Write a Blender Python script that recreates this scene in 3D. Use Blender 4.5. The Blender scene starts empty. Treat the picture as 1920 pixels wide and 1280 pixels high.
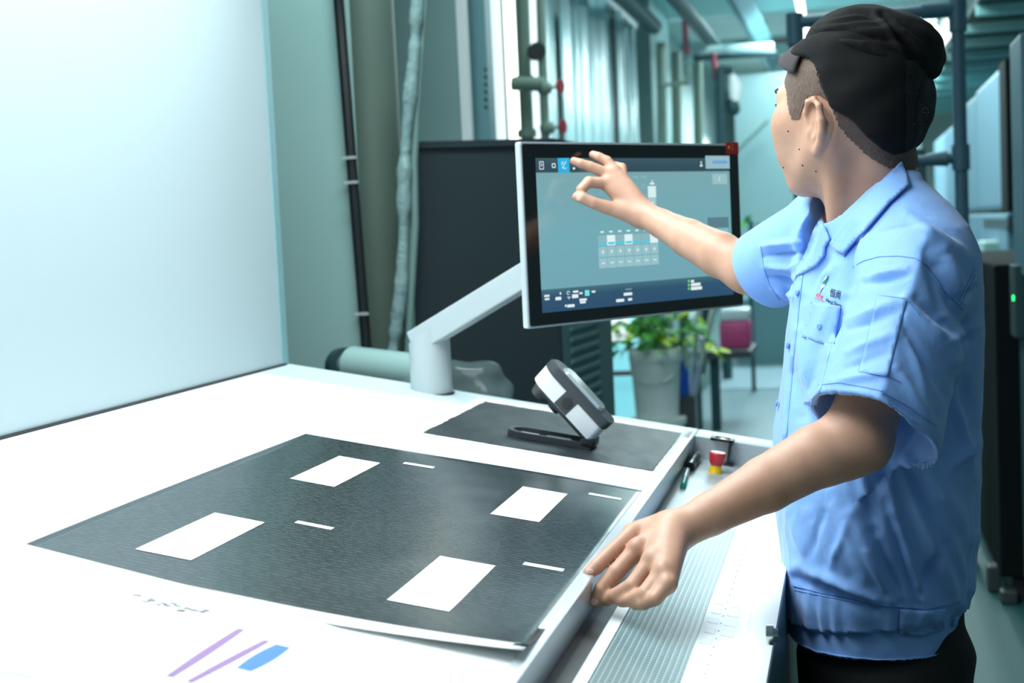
import bpy, bmesh, math, random
import numpy as np
from mathutils import Vector, Matrix, noise
from mathutils.bvhtree import BVHTree
from mathutils.geometry import delaunay_2d_cdt
random.seed(7); rng = np.random.default_rng(7)
S = bpy.context.scene
COL = S.collection

# ------------------------------------------------------------------ camera
CAM = np.array([0.0, 0.0, 1.42]); FPX = 2667.0
def _n(v): v = np.array(v, float); return v/np.linalg.norm(v)
_Y = _n([630, 230, -FPX]); _Z = _n([-1668, 35490, 2667]); _X = _n(np.cross(_Y, _Z)); _Z = np.cross(_X, _Y)
RW = np.array([_X, _Y, _Z])                       # camera frame -> world frame
cam = bpy.data.cameras.new('camera'); camo = bpy.data.objects.new('camera', cam); COL.objects.link(camo)
m4 = Matrix.Identity(4)
for i in range(3):
    for j in range(3): m4[i][j] = RW[i, j]
    m4[i][3] = CAM[i]
camo.matrix_world = m4
cam.sensor_width = 36; cam.lens = FPX/1920*36; cam.clip_start = .05; cam.clip_end = 200
cam.dof.use_dof = True; cam.dof.focus_distance = 2.12; cam.dof.aperture_fstop = 5
S.camera = camo

# ------------------------------------------------------------------ world, lights, exposure
W = bpy.data.worlds.new('world'); S.world = W; W.use_nodes = True
bg = W.node_tree.nodes['Background']; bg.inputs[0].default_value = (.40, .62, .68, 1); bg.inputs[1].default_value = .20
S.view_settings.view_transform = 'Standard'; S.view_settings.look = 'None'
S.view_settings.gamma = 1; S.view_settings.use_curve_mapping = False; S.view_settings.exposure = 0
def area(name, loc, rot, sx, sy, power, color, spread=math.pi):
    l = bpy.data.lights.new(name, 'AREA'); l.shape = 'RECTANGLE'; l.size = sx; l.size_y = sy
    l.energy = power; l.color = color; l.spread = spread
    o = bpy.data.objects.new(name, l); COL.objects.link(o); o.location = loc; o.rotation_euler = rot
    return o
area('booth_light', (-.78, 1.95, 2.32), (0, math.radians(-4), 0), .75, 2.1, 46, (.90, .98, 1.0), math.radians(165))
for i, (x, y, e) in enumerate([(-.5, 7.0, 85), (-.3, 10.5, 190), (-.2, 16, 420), (-.2, 23, 420)]):
    area('hall_light', (x, y, 3.75), (0, 0, 0), 1.6, 2.4, e, (.76, .98, 1.0))
area('fill_light', (-1.0, 3.30, 3.3), (math.radians(28), 0, 0), 1.0, .3, 26, (.78, .98, 1.0), math.radians(120))  # added fill that brightens the machine door, no real fixture
area('fill_light', (.9, .3, 3.0), (math.radians(35), 0, math.radians(22)), 1.6, 1.0, 3, (.80, .93, 1.0))  # weak unseen fill added above the camera, not a room lamp

# ------------------------------------------------------------------ helpers
def ray(px, py): return RW @ np.array([px-960, 640-py, -FPX])
def at(px, py, y):
    d = ray(px, py); return CAM + d*((y-CAM[1])/d[1])
def onplane(px, py, p0, nn):
    d = ray(px, py); return CAM + d*(np.dot(np.array(p0)-CAM, nn)/np.dot(d, nn))
def projpx(P):
    c = (P-CAM) @ RW
    return 960+FPX*c[:, 0]/-c[:, 2], 640-FPX*c[:, 1]/-c[:, 2]

def mat(name, col, rough=.5, metal=0, emis=None, es=0, bump=None, var=None, sheen=0, spec=.5, sss=0, coat=0, trans=0, alpha=1):
    m = bpy.data.materials.new(name); m.use_nodes = True; nt = m.node_tree; b = nt.nodes['Principled BSDF']
    I = b.inputs
    I['Base Color'].default_value = (*col, 1); I['Roughness'].default_value = rough; I['Metallic'].default_value = metal
    I['Specular IOR Level'].default_value = spec
    if emis: I['Emission Color'].default_value = (*emis, 1); I['Emission Strength'].default_value = es
    if sheen: I['Sheen Weight'].default_value = sheen
    if coat: I['Coat Weight'].default_value = coat; I['Coat Roughness'].default_value = .05
    if trans: I['Transmission Weight'].default_value = trans
    if alpha < 1: I['Alpha'].default_value = alpha
    if sss: I['Subsurface Weight'].default_value = sss; I['Subsurface Radius'].default_value = (.012, .005, .003); I['Subsurface Scale'].default_value = 1
    tc = nt.nodes.new('ShaderNodeTexCoord')
    if var:                                        # (scale, amount)
        n = nt.nodes.new('ShaderNodeTexNoise'); n.inputs['Scale'].default_value = var[0]; n.inputs['Detail'].default_value = 4
        nt.links.new(tc.outputs['Object'], n.inputs['Vector'])
        r = nt.nodes.new('ShaderNodeMix'); r.data_type = 'RGBA'
        a = var[1]; r.inputs[6].default_value = (*[c*(1-a) for c in col], 1); r.inputs[7].default_value = (*[min(1, c*(1+a)) for c in col], 1)
        nt.links.new(n.outputs['Fac'], r.inputs[0]); nt.links.new(r.outputs[2], I['Base Color'])
    if bump:                                       # (scale, strength, distance)
        n = nt.nodes.new('ShaderNodeTexNoise'); n.inputs['Scale'].default_value = bump[0]; n.inputs['Detail'].default_value = 3
        nt.links.new(tc.outputs['Object'], n.inputs['Vector'])
        bp = nt.nodes.new('ShaderNodeBump'); bp.inputs['Strength'].default_value = bump[1]; bp.inputs['Distance'].default_value = bump[2]
        nt.links.new(n.outputs['Fac'], bp.inputs['Height']); nt.links.new(bp.outputs[0], I['Normal'])
    return m

def tag(o, label=None, cat=None, group=None, kind=None):
    if label: o['label'] = label
    if cat: o['category'] = cat
    if group: o['group'] = group
    if kind: o['kind'] = kind
    return o
def empty(name, loc=(0, 0, 0), rot=(0, 0, 0), label=None, cat=None, group=None, kind=None):
    o = bpy.data.objects.new(name, None); COL.objects.link(o); o.location = loc; o.rotation_euler = rot; o.empty_display_size = .05
    return tag(o, label, cat, group, kind)
WORLD = set()
def link(name, me, m=None, parent=None, smooth=False, label=None, cat=None, group=None, kind=None, world=False):
    o = bpy.data.objects.new(name, me); COL.objects.link(o)
    if m is not None:
        me.materials.clear()
        for q in (m if isinstance(m, (list, tuple)) else [m]): me.materials.append(q)
    if smooth: me.polygons.foreach_set('use_smooth', [True]*len(me.polygons))
    if parent is not None:
        o.parent = parent
        if world:
            mw = Matrix.LocRotScale(parent.location, parent.rotation_euler, parent.scale)
            if parent.name not in WORLD: o.matrix_parent_inverse = mw.inverted()
            WORLD.add(o.name)
    return tag(o, label, cat, group, kind)

class MB:                                          # collects shapes into one mesh
    def __init__(s): s.b = bmesh.new()
    def box(s, lo, hi, bev=0, rot=None, seg=2):
        lo = Vector(lo); hi = Vector(hi); c = (lo+hi)/2; d = hi-lo
        t = bmesh.new(); bmesh.ops.create_cube(t, size=1)
        for v in t.verts: v.co = Vector((v.co.x*d.x, v.co.y*d.y, v.co.z*d.z))
        if bev: bmesh.ops.bevel(t, geom=t.edges[:], offset=bev, segments=seg, affect='EDGES', profile=.6)
        for v in t.verts:
            q = v.co
            if rot is not None: q = rot @ q
            v.co = q + c
        return s._merge(t)
    def _merge(s, t):
        me = bpy.data.meshes.new('tmp'); t.to_mesh(me); t.free(); s.b.from_mesh(me); bpy.data.meshes.remove(me); return s
    def prism(s, pts, z0, z1, bev=0):              # outline in xy
        t = bmesh.new(); vs = [t.verts.new((p[0], p[1], z0)) for p in pts]; f = t.faces.new(vs)
        r = bmesh.ops.extrude_face_region(t, geom=[f])
        for v in r['geom']:
            if isinstance(v, bmesh.types.BMVert): v.co.z = z1
        bmesh.ops.recalc_face_normals(t, faces=t.faces[:])
        if bev: bmesh.ops.bevel(t, geom=[e for e in t.edges if abs(e.verts[0].co.z-e.verts[1].co.z) < 1e-6], offset=bev, segments=2, affect='EDGES')
        return s._merge(t)
    def tube(s, pts, rad, n=12, cap=True):
        pts = [Vector(p) for p in pts]; R = rad if isinstance(rad, (list, tuple)) else [rad]*len(pts)
        t = s.b; rings = []; up = None
        for i, p in enumerate(pts):
            d = (pts[min(i+1, len(pts)-1)]-pts[max(i-1, 0)]).normalized()
            if up is None:
                up = Vector((0, 0, 1)) if abs(d.z) < .9 else Vector((1, 0, 0))
            x = d.cross(up).normalized(); yv = x.cross(d).normalized(); up = yv
            rings.append([t.verts.new(p + (x*math.cos(a)+yv*math.sin(a))*R[i]) for a in [2*math.pi*k/n for k in range(n)]])
        for i in range(len(rings)-1):
            for k in range(n): t.faces.new((rings[i][k], rings[i][(k+1) % n], rings[i+1][(k+1) % n], rings[i+1][k]))
        if cap:
            t.faces.new(rings[0][::-1]); t.faces.new(rings[-1])
        return s
    def lathe(s, prof, c=(0, 0, 0), n=28, sx=1, sy=1, a0=0, a1=2*math.pi):
        t = s.b; full = abs(a1-a0-2*math.pi) < 1e-6; m = n if full else n+1; rings = []
        for r, z in prof:
            rings.append([t.verts.new((c[0]+r*sx*math.cos(a0+(a1-a0)*k/n), c[1]+r*sy*math.sin(a0+(a1-a0)*k/n), c[2]+z)) for k in range(m)])
        for i in range(len(rings)-1):
            for k in range(n):
                k2 = (k+1) % m; t.faces.new((rings[i][k], rings[i][k2], rings[i+1][k2], rings[i+1][k]))
        if full:
            if prof[0][0] > 1e-4: t.faces.new(rings[0][::-1])
            if prof[-1][0] > 1e-4: t.faces.new(rings[-1])
        return s
    def quad(s, a, b, c, d):
        vs = [s.b.verts.new(p) for p in (a, b, c, d)]; s.b.faces.new(vs); return s
    def build(s, name, m=None, parent=None, smooth=False, **k):
        me = bpy.data.meshes.new(name); bmesh.ops.recalc_face_normals(s.b, faces=s.b.faces[:]); s.b.to_mesh(me); s.b.free()
        o = link(name, me, m, parent, smooth, **k)
        if smooth: me.set_sharp_from_angle(angle=math.radians(38))
        return o
def lin(h):                                        # sRGB 0-255 -> linear
    return tuple(((c/255+.055)/1.055)**2.4 if c/255 > .04045 else c/255/12.92 for c in h)

M = {}
M['white_paint'] = mat('white_paint', (.80, .84, .84), .45, bump=(240, .05, .001))
M['board'] = mat('board', (.43, .53, .555), .6, bump=(60, .03, .001))
M['rim'] = mat('rim', (.50, .60, .61), .42, bump=(300, .05, .0006))
M['paper'] = mat('paper', (.90, .91, .91), .6)
M['grey_plastic'] = mat('grey_plastic', (.42, .48, .50), .4)
M['alu'] = mat('alu', (.66, .71, .74), .33, .55, bump=(400, .04, .0005))
M['black'] = mat('black', (.008, .010, .012), .3)
M['dark'] = mat('dark', (.018, .022, .025), .45)
M['charcoal'] = mat('charcoal', (.045, .055, .06), .42, bump=(500, .08, .0005))
M['chrome'] = mat('chrome', (.75, .78, .8), .12, 1)
M['teal_dark'] = mat('teal_dark', lin((24, 56, 60)), .6)
M['cab_black'] = mat('cab_black', lin((18, 36, 41)), .7, var=(3, .08))
M['red'] = mat('red', (.62, .035, .05), .35)
M['yellow'] = mat('yellow', (.85, .55, .01), .35)
M['label_white'] = mat('label_white', (.75, .77, .78), .5)

# ================================================================== STRUCTURE
M['floor'] = mat('floor', (.010, .075, .075), .5, var=(2.2, .15), bump=(30, .05, .002))
M['walkway'] = mat('walkway', (.15, .23, .26), .4, var=(4, .1))
M['wallp'] = mat('wall_paint', (.45, .57, .57), .7, var=(1.5, .06))
M['ceil'] = mat('ceiling_paint', (.62, .72, .70), .8, var=(1, .05))
MB().box((-2.4, -1, -.1), (3.2, 34, 0)).build('floor', M['floor'], kind='structure')
MB().box((-2.6, -1, 4.2), (3.2, 34, 4.3)).build('ceiling', M['ceil'], kind='structure')
MB().box((-2.6, 8.2, -.1), (-2.4, 34, 4.2)).build('wall_left', M['wallp'], kind='structure')
MB().box((3.2, -1, -.1), (3.4, 34, 4.2)).build('wall_right', M['wallp'], kind='structure')
MB().box((-2.6, 34, -.1), (3.4, 34.2, 4.3)).build('wall_far', mat('far_paint', (.50, .66, .66), .7), kind='structure')
MB().box((-2.6, 5.6, -.1), (-1.74, 5.75, 4.2)).build('wall_partition', M['wallp'], kind='structure')
# bright windows on the left wall
glow = mat('window_glow', (.8, .9, .92), .5, emis=(.80, .97, 1.0), es=1.1)
def window(n, y0, y1, z0, z1):
    w = MB().box((-2.40, y0, z0), (-2.385, y1, z1)).build(f'window_{n}', glow, kind='structure')
    f = MB()
    for a, b in ((y0-.06, y0), (y1, y1+.06)): f.box((-2.40, a, z0-.06), (-2.35, b, z1+.06))
    f.box((-2.40, y0, z1), (-2.35, y1, z1+.06)); f.box((-2.40, y0, z0-.06), (-2.35, y1, z0))
    f.build('window_frame', M['white_paint'], w)
window(1, 9.35, 9.62, .6, 3.3)
window(2, 10.15, 10.75, .6, 3.3)
window(3, 17.4, 19.0, .5, 3.2)
window(4, 23.5, 25.5, .8, 2.9)
# ceiling beams
for k, y in enumerate((9.0, 13.0, 17.5, 22.0, 27.0)):
    MB().box((-2.4, y, 3.93), (3.2, y+.28, 4.2), .01).build(f'trim_{k+1}', mat('beam', (.42, .55, .54), .7), kind='structure')

# ================================================================== CONSOLE (tilted 10 degrees)
TA = math.radians(10); L0 = np.array([-.34, 0, .97]); TN = np.array([math.sin(TA), 0, math.cos(TA)])
def tab(px, py, off=0):                            # table-plane coordinates (x right, y along) of a seen point
    q = onplane(px, py, L0+TN*off, TN); return ((q[0]-L0[0]-TN[0]*off)/math.cos(TA), q[1])
TROT = (0, TA, 0)
def tw(x, y, z):                                   # table frame -> world
    return np.array([L0[0]+x*math.cos(TA)+z*math.sin(TA), y, L0[2]-x*math.sin(TA)+z*math.cos(TA)])
con = empty('inspection_console', tuple(L0), TROT, 'large white print inspection console with tilted tabletop and grey rim', 'console')
XL, YF, YN = -.975, 3.149, .70
MB().box((XL, YN, -.055), (-.0, YF-.19, 0), .003).build('tabletop', M['white_paint'], con)
MB().box((XL, YF-.19, -.055), (.004, YF, .0005), .003).box((.004, YF-.078, -.055), (.245, YF, .0005), .003).build('far_rim', M['rim'], con, label='grey rim along the far end of the tabletop')
# raised lip along the operator side
MB().box((-.016, YN, -.058), (.004, 2.985, .0035), .0022).build('edge_lip', M['alu'], con, label='pale metal stop lip along the operator side')
# sunken operator tray
MB().box((.006, YN, -.062), (.245, YF-.075, -.050)).build('tray_floor', M['grey_plastic'], con)
MB().box((.004, YN, -.053), (.016, 2.98, -.0495)).build('groove', M['dark'], con, label='dark groove at the foot of the lip')
MB().box((.004, YF-.084, -.052), (.245, YF-.077, -.001), .002).build('tray_wall', M['alu'], con)
MB().box((.016, YN, -.0505), (.034, 2.42, -.0485), .0004).build('mat_margin', M['charcoal'], con)
MB().box((.034, YN, -.050), (.050, 2.40, -.0465), .0008).build('light_strip', M['white_paint'], con)
# perforated dark key mat
mm = bpy.data.materials.new('key_mat'); mm.use_nodes = True; nt = mm.node_tree; B = nt.nodes['Principled BSDF']
tc = nt.nodes.new('ShaderNodeTexCoord'); mp = nt.nodes.new('ShaderNodeMapping'); mp.inputs['Scale'].default_value = (1/.0075, 1/.0085, 1)
nt.links.new(tc.outputs['Object'], mp.inputs['Vector'])
sx = nt.nodes.new('ShaderNodeSeparateXYZ'); nt.links.new(mp.outputs[0], sx.inputs[0])
def cell(out):
    a = nt.nodes.new('ShaderNodeMath'); a.operation = 'FRACT'; nt.links.new(out, a.inputs[0])
    b = nt.nodes.new('ShaderNodeMath'); b.operation = 'SUBTRACT'; nt.links.new(a.outputs[0], b.inputs[0]); b.inputs[1].default_value = .5
    c = nt.nodes.new('ShaderNodeMath'); c.operation = 'ABSOLUTE'; nt.links.new(b.outputs[0], c.inputs[0]); return c.outputs[0]
mx = nt.nodes.new('ShaderNodeMath'); mx.operation = 'MAXIMUM'; nt.links.new(cell(sx.outputs[0]), mx.inputs[0]); nt.links.new(cell(sx.outputs[1]), mx.inputs[1])
cr = nt.nodes.new('ShaderNodeValToRGB'); cr.color_ramp.elements[0].position = .38; cr.color_ramp.elements[0].color = (.075, .13, .14, 1)
cr.color_ramp.elements[1].position = .45; cr.color_ramp.elements[1].color = (.30, .42, .43, 1)
nt.links.new(mx.outputs[0], cr.inputs[0]); nt.links.new(cr.outputs[0], B.inputs['Base Color']); B.inputs['Roughness'].default_value = .35
bp = nt.nodes.new('ShaderNodeBump'); bp.inputs['Distance'].default_value = .0006; bp.inputs['Strength'].default_value = .6
nt.links.new(mx.outputs[0], bp.inputs['Height']); nt.links.new(bp.outputs[0], B.inputs['Normal'])
MB().box((.050, YN, -.050), (.148, 2.43, -.0478), .0006).build('key_mat', mm, con, label='dark perforated ink key mat')
MB().box((.148, YN, -.050), (.206, YF-.16, -.0468), .0008).build('key_panel', M['white_paint'], con, label='white panel with faint raised keys')
kb = MB()
for i in range(46):
    y = .82+i*.047
    kb.box((.154, y, -.0468), (.168, y+.020, -.0464), .0004); kb.box((.176, y, -.0468), (.192, y+.026, -.0464), .0004)
kb.build('raised_keys', M['white_paint'], con, kind='stuff')
kd = MB()
for i in range(30): kd.lathe([(.0008, 0), (.0008, .0007), (0, .0007)], (.172, 1.5+i*.036, -.0468), 6)
kd.build('key_marks', M['dark'], con, kind='stuff')
MB().box((.206, YN, -.054), (.244, YF-.09, -.040), .004).build('hand_rail', M['white_paint'], con, True)
# body below (world upright, given in table frame as boxes)
bw = MB(); p0 = L0
bw.prism([(-1.26, YN+.05), (-.125, YN+.05), (-.125, YF-.06), (-1.26, YF-.06)], 0, .80)
bo = bw.build('console_body', mat('console_body', (.055, .13, .14), .45), con, world=True)
side = MB().box((-.127, YN, .66), (-.108, YF-.02, .875), .004).build('side_apron', mat('apron', (.05, .12, .13), .4), con, world=True)
q = onplane(1450, 1190, (-.100, 0, 0), (1, 0, 0))
lk = MB().tube([(-.108, q[1], q[2]), (-.100, q[1], q[2])], .012, 20).tube([(-.100, q[1], q[2]), (-.094, q[1], q[2])], [.009, .006], 16)
lk.build('lock', M['chrome'], con, True, world=True, label='round chrome lock on the side')

# vertical viewing-booth panel
bth = empty('viewing_panel', (-1.298, 0, 1.14), (0, 0, 0), 'tall plain white viewing panel standing along the left side of the table', 'panel')
MB().box((-.03, .5, .004), (0, 3.10, 1.6)).build('panel_face', M['board'], bth)
MB().box((-.03, 3.10, .0), (.004, 3.135, 1.6), .002).build('end_profile', mat('booth_profile', (.22, .40, .42), .5), bth, label='grey-teal upright profile')
MB().box((-.002, .5, -.004), (.004, 3.12, .004)).build('shadow_gap', M['dark'], bth, label='thin dark joint under the panel')
# lamp hood over the table (above the frame)
hd = empty('booth_hood', (-.78, 1.95, 2.38), (0, 0, 0), 'lamp hood hanging above the inspection table', 'lamp')
MB().box((-.52, -1.2, .0), (.52, 1.2, .06), .01).build('hood_shell', M['white_paint'], hd)
MB().box((-.38, -1.1, -.02), (.38, 1.1, -.002), .002).build('diffuser', M['label_white'], hd)

# ================================================================== PRINTED SHEETS
sm = bpy.data.materials.new('dark_print'); sm.use_nodes = True; nt = sm.node_tree; B = nt.nodes['Principled BSDF']
tc = nt.nodes.new('ShaderNodeTexCoord')
sx = nt.nodes.new('ShaderNodeSeparateXYZ'); nt.links.new(tc.outputs['Object'], sx.inputs[0])
def mth(op, a, b=None, c=None):
    n = nt.nodes.new('ShaderNodeMath'); n.operation = op
    for i, v in enumerate((a, b, c)):
        if v is None: continue
        if isinstance(v, (int, float)): n.inputs[i].default_value = v
        else: nt.links.new(v, n.inputs[i])
    return n.outputs[0]
row = mth('MULTIPLY', sx.outputs[1], 1/.0115); rid = mth('FLOOR', row); rf = mth('FRACT', row)
inrow = mth('LESS_THAN', rf, .22)
cx_ = mth('ADD', mth('MULTIPLY', sx.outputs[0], 1/.034), mth('MULTIPLY', mth('SINE', mth('MULTIPLY', rid, 12.9)), 7.3))
dash = mth('LESS_THAN', mth('FRACT', cx_), .78)
wn = nt.nodes.new('ShaderNodeTexNoise'); wn.inputs['Scale'].default_value = 420; nt.links.new(tc.outputs['Object'], wn.inputs['Vector'])
ltr = mth('GREATER_THAN', wn.outputs['Fac'], .47)
mask = mth('MULTIPLY', mth('MULTIPLY', inrow, dash), ltr)
mixc = nt.nodes.new('ShaderNodeMix'); mixc.data_type = 'RGBA'
mixc.inputs[6].default_value = (.009, .016, .019, 1); mixc.inputs[7].default_value = (.075, .10, .105, 1)
nt.links.new(mask, mixc.inputs[0]); nt.links.new(mixc.outputs[2], B.inputs['Base Color'])
B.inputs['Roughness'].default_value = .24; B.inputs['Specular IOR Level'].default_value = 1.0; B.inputs['IOR'].default_value = 1.7
bn = nt.nodes.new('ShaderNodeTexNoise'); bn.inputs['Scale'].default_value = 6; bn.inputs['Detail'].default_value = 1; nt.links.new(tc.outputs['Object'], bn.inputs['Vector'])
bp = nt.nodes.new('ShaderNodeBump'); bp.inputs['Distance'].default_value = .010; bp.inputs['Strength'].default_value = .3
nt.links.new(bn.outputs['Fac'], bp.inputs['Height']); nt.links.new(bp.outputs[0], B.inputs['Normal'])

def sheet_z(x, y):
    z = .0018 + .0012*math.sin(x*9+y*4)
    d = max(0, 1.62-y)                             # near edge bows up toward the camera
    t = max(0, min(1, (x+.30)/.30))
    z += .0*d
    if t > 0 and y < 1.60: z += .016*(t**1.5)*((1.60-y)/.18)**2 if y > 1.42 else .016*(t**1.5)
    return z
def grid_sheet(name, x0, x1, y0, y1, nx, ny, zf, m, parent, flip=False, **k):
    vs = []; fs = []
    for j in range(ny+1):
        for i in range(nx+1):
            x = x0(j/ny)+(x1(j/ny)-x0(j/ny))*i/nx if callable(x0) else x0+(x1-x0)*i/nx
            y = y0+(y1-y0)*j/ny
            vs.append((x, y, zf(x, y)))
    for j in range(ny):
        for i in range(nx):
            a = j*(nx+1)+i; fs.append((a, a+1, a+nx+2, a+nx+1))
    me = bpy.data.meshes.new(name); me.from_pydata(vs, [], fs); o = link(name, me, m, parent, True, **k)
    s = o.modifiers.new('thick', 'SOLIDIFY'); s.thickness = .0004; s.offset = -1
    return o
sh = empty('printed_sheet', tuple(L0), TROT, 'large glossy black printed sheet with four white rectangles lying on the white tabletop', 'sheet')
sh['label'] = 'large glossy black sheet with four white rectangles on the white tabletop'
grid_sheet('paper', -.6295, -.0065, 1.418, 2.3845, 36, 54, lambda x, y: sheet_z(x, y)-.0003, M['paper'], sh, label='white unprinted margin of the sheet')
grid_sheet('black_print', -.630, -.006, 1.438, 2.385, 36, 54, lambda x, y: sheet_z(x, y)+.0002, sm, sh)
def flatq(pts, name, m, parent, lift=.0008):
    # subdivided quad following the sheet
    (ax, ay), (bx, by), (cx, cy), (dx, dy) = pts; vs = []; fs = []; n = 8
    for j in range(n+1):
        for i in range(n+1):
            u = i/n; v = j/n
            x = (1-v)*((1-u)*ax+u*bx)+v*((1-u)*dx+u*cx); y = (1-v)*((1-u)*ay+u*by)+v*((1-u)*dy+u*cy)
            vs.append((x, y, sheet_z(x, y)+lift))
    for j in range(n):
        for i in range(n):
            a = j*(n+1)+i; fs.append((a, a+1, a+n+2, a+n+1))
    me = bpy.data.meshes.new(name); me.from_pydata(vs, [], fs); return link(name, me, m, parent)
for (x0, x1) in ((-.516, -.443), (-.195, -.120)):
    for (y0, y1) in ((2.030, 2.250), (1.540, 1.762)):
        w = flatq([(x0, y0), (x1, y0), (x1, y1), (x0, y1)], 'white_rectangle', M['paper'], sh)
        for (ux, uy) in ((.72, .62), (.55, .25)):
            xx = x0+(x1-x0)*ux; yy = y0+(y1-y0)*uy
            MB().lathe([(.0022, 0), (.0022, .0003), (0, .0003)], (xx, yy, sheet_z(xx, yy)+.0009), 8, sy=.7).build('print_mark', mat('mark_grey', (.35, .36, .38), .6) if 'mk' not in M else M['mk'], w)
for (x0, x1) in ((-.411, -.358), (-.090, -.036)):
    for (y0, y1) in ((2.275, 2.289), (1.789, 1.803)):
        flatq([(x0, y0), (x1, y0), (x1, y1), (x0, y1)], 'white_bar', M['paper'], sh)

# small rumpled dark sheet at the far end
rm = mat('dark_film', (.014, .023, .027), .5, spec=.3, bump=(30, .3, .004))
s2 = empty('rumpled_sheet', tuple(L0), TROT, 'smaller rumpled black glossy sheet under the handheld colour meter', 'sheet')
def z2(x, y): return .0022+.0012*noise.noise(Vector((x*22, y*14, 0)))
grid_sheet('backing_paper', -.492, -.004, 2.555, 3.105, 20, 20, lambda x, y: .0009, M['paper'], s2, label='white border of the sheet')
def jag(t): return .003*noise.noise(Vector((t*13, 3, 0)))+.002*noise.noise(Vector((t*40, 7, 0)))
vs = []; fs = []; N = 44
for j in range(N+1):
    for i in range(N+1):
        u = i/N; v = j/N
        x = -.466+.443*u; y = 2.572+.478*v
        e = 1 if (i in (0, N) or j in (0, N)) else 0
        x += jag(v+u)*e; y += jag(u*1.3-v)*e
        if u > .93 and v > .93: y -= 0
        vs.append((x, y, z2(x, y)))
for j in range(N):
    for i in range(N):
        a = j*(N+1)+i; fs.append((a, a+1, a+N+2, a+N+1))
me = bpy.data.meshes.new('dark_print'); me.from_pydata(vs, [], fs); link('dark_print', me, rm, s2, True)

# white proof papers in the near left corner
def paper_thing(name, pts, z, m, label, cat='paper', thick=.003, parent=None):
    e = empty(name, tuple(L0), TROT, label, cat)
    MB().prism(pts, z, z+thick).build('paper', m, e); return e
pA = paper_thing('proof_sheet', [(-.975+.02, .75), (-.05, .75), (-.016, 1.18), (-.07, 1.365), (-.30, 1.425), (-.618, 1.47), (-.668, 1.50), (-.955, 1.50)], .0035, M['paper'], 'blank white proof sheet at the near left, overlapping the black sheet')
pA['label'] = 'blank white proof sheet in the near left corner overlapping the big black sheet'
def thing_quads(name, label, cat, quads, m, z, names='mark'):
    e = empty(name, tuple(L0), TROT, label, cat); return e
ink1 = mat('ink_grey', (.16, .20, .19), .6, var=(300, .8)); ink2 = mat('ink_violet', (.25, .14, .32), .6); ink3 = mat('ink_blue', (.02, .16, .62), .5); ink4 = mat('ink_aqua', (.45, .72, .75), .6)
def inkstroke(pa, pb, w, m, nm, z=.0068):
    a = Vector((*tab(*pa), z)); b = Vector((*tab(*pb), z)); d = (b-a).normalized(); s_ = Vector((-d.y, d.x, 0))*w
    n = 6; mb = MB(); pr = None
    for i in range(n+1):
        t = i/n; c = a.lerp(b, t); ww = s_*(.5+.5*math.sin(math.pi*(.15+.7*t)))
        cur = (c+ww, c-ww)
        if pr: mb.quad(pr[0], cur[0], cur[1], pr[1])
        pr = cur
    mb.build(nm, m, pA)
inks = [ink1, mat('ink_dark', (.03, .04, .07), .6), mat('ink_tan', (.55, .48, .36), .6), ink1]
for k in range(22):
    t = k/22; ax_, ay_ = 246+142*t+random.uniform(-3, 3), 1131+32*t+random.uniform(-7, 7)
    inkstroke((ax_, ay_), (ax_+random.uniform(8, 16), ay_+random.uniform(1, 4)), random.uniform(.002, .0045), inks[k % 4], 'caption_mark')
inkstroke((400, 1160), (430, 1142), .008, ink4, 'aqua_tab')
inkstroke((315, 1282), (452, 1190), .0055, ink2, 'violet_line')
inkstroke((352, 1292), (500, 1212), .005, ink2, 'violet_line')
inkstroke((455, 1268), (530, 1222), .011, ink3, 'blue_patch')
inkstroke((0, 1270), (60, 1284), .006, ink4, 'aqua_patch')

# ================================================================== MONITOR
mon = empty('touch_monitor', (0, 0, 0), (0, 0, 0), 'widescreen touch monitor with silver edge on a grey swing arm', 'monitor')
D = _n([.573, .819, 0]); NN = np.cross(D, [0, 0, 1]); MA = at(975, 265, 2.62)      # NN points toward the camera side
mon.location = MA; mon.rotation_euler = (0, 0, math.atan2(D[1], D[0]))            # local x along the screen, -y toward viewer
def ms(px, py):
    q_ = onplane(px, py, MA, NN); return (float(np.dot(q_-MA, D)), float(q_[2]-MA[2]))
WM, HM = .640, .353
def rrect(x0, z0, x1, z1, r, n=6):
    pts = []
    for cx, cz, a0 in ((x1-r, z1-r, 0), (x0+r, z1-r, 90), (x0+r, z0+r, 180), (x1-r, z0+r, 270)):
        for k in range(n+1):
            a = math.radians(a0+90*k/n); pts.append((cx+r*math.cos(a), cz+r*math.sin(a)))
    return pts
def ypr(pts, y0, y1, bev=0):                       # prism along local y from xz outline
    mb = MB(); mb.prism([(p[0], p[1]) for p in pts], -y1, -y0, bev)
    for v in mb.b.verts: v.co = Vector((v.co.x, -v.co.z, v.co.y))
    return mb
ypr(rrect(0, -HM, WM, 0, .006), .0006, .016, .0015).build('silver_frame', M['alu'], mon)
ypr(rrect(.0045, -HM+.0045, WM-.0045, -.0045, .004), -.0012, .0008).build('black_glass', mat('bezel_glass', (.004, .006, .008), .12, spec=.6), mon)
ypr(rrect(.17, -.27, .47, -.08, .02), .016, .055, .004).build('rear_cover', M['grey_plastic'], mon)
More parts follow.
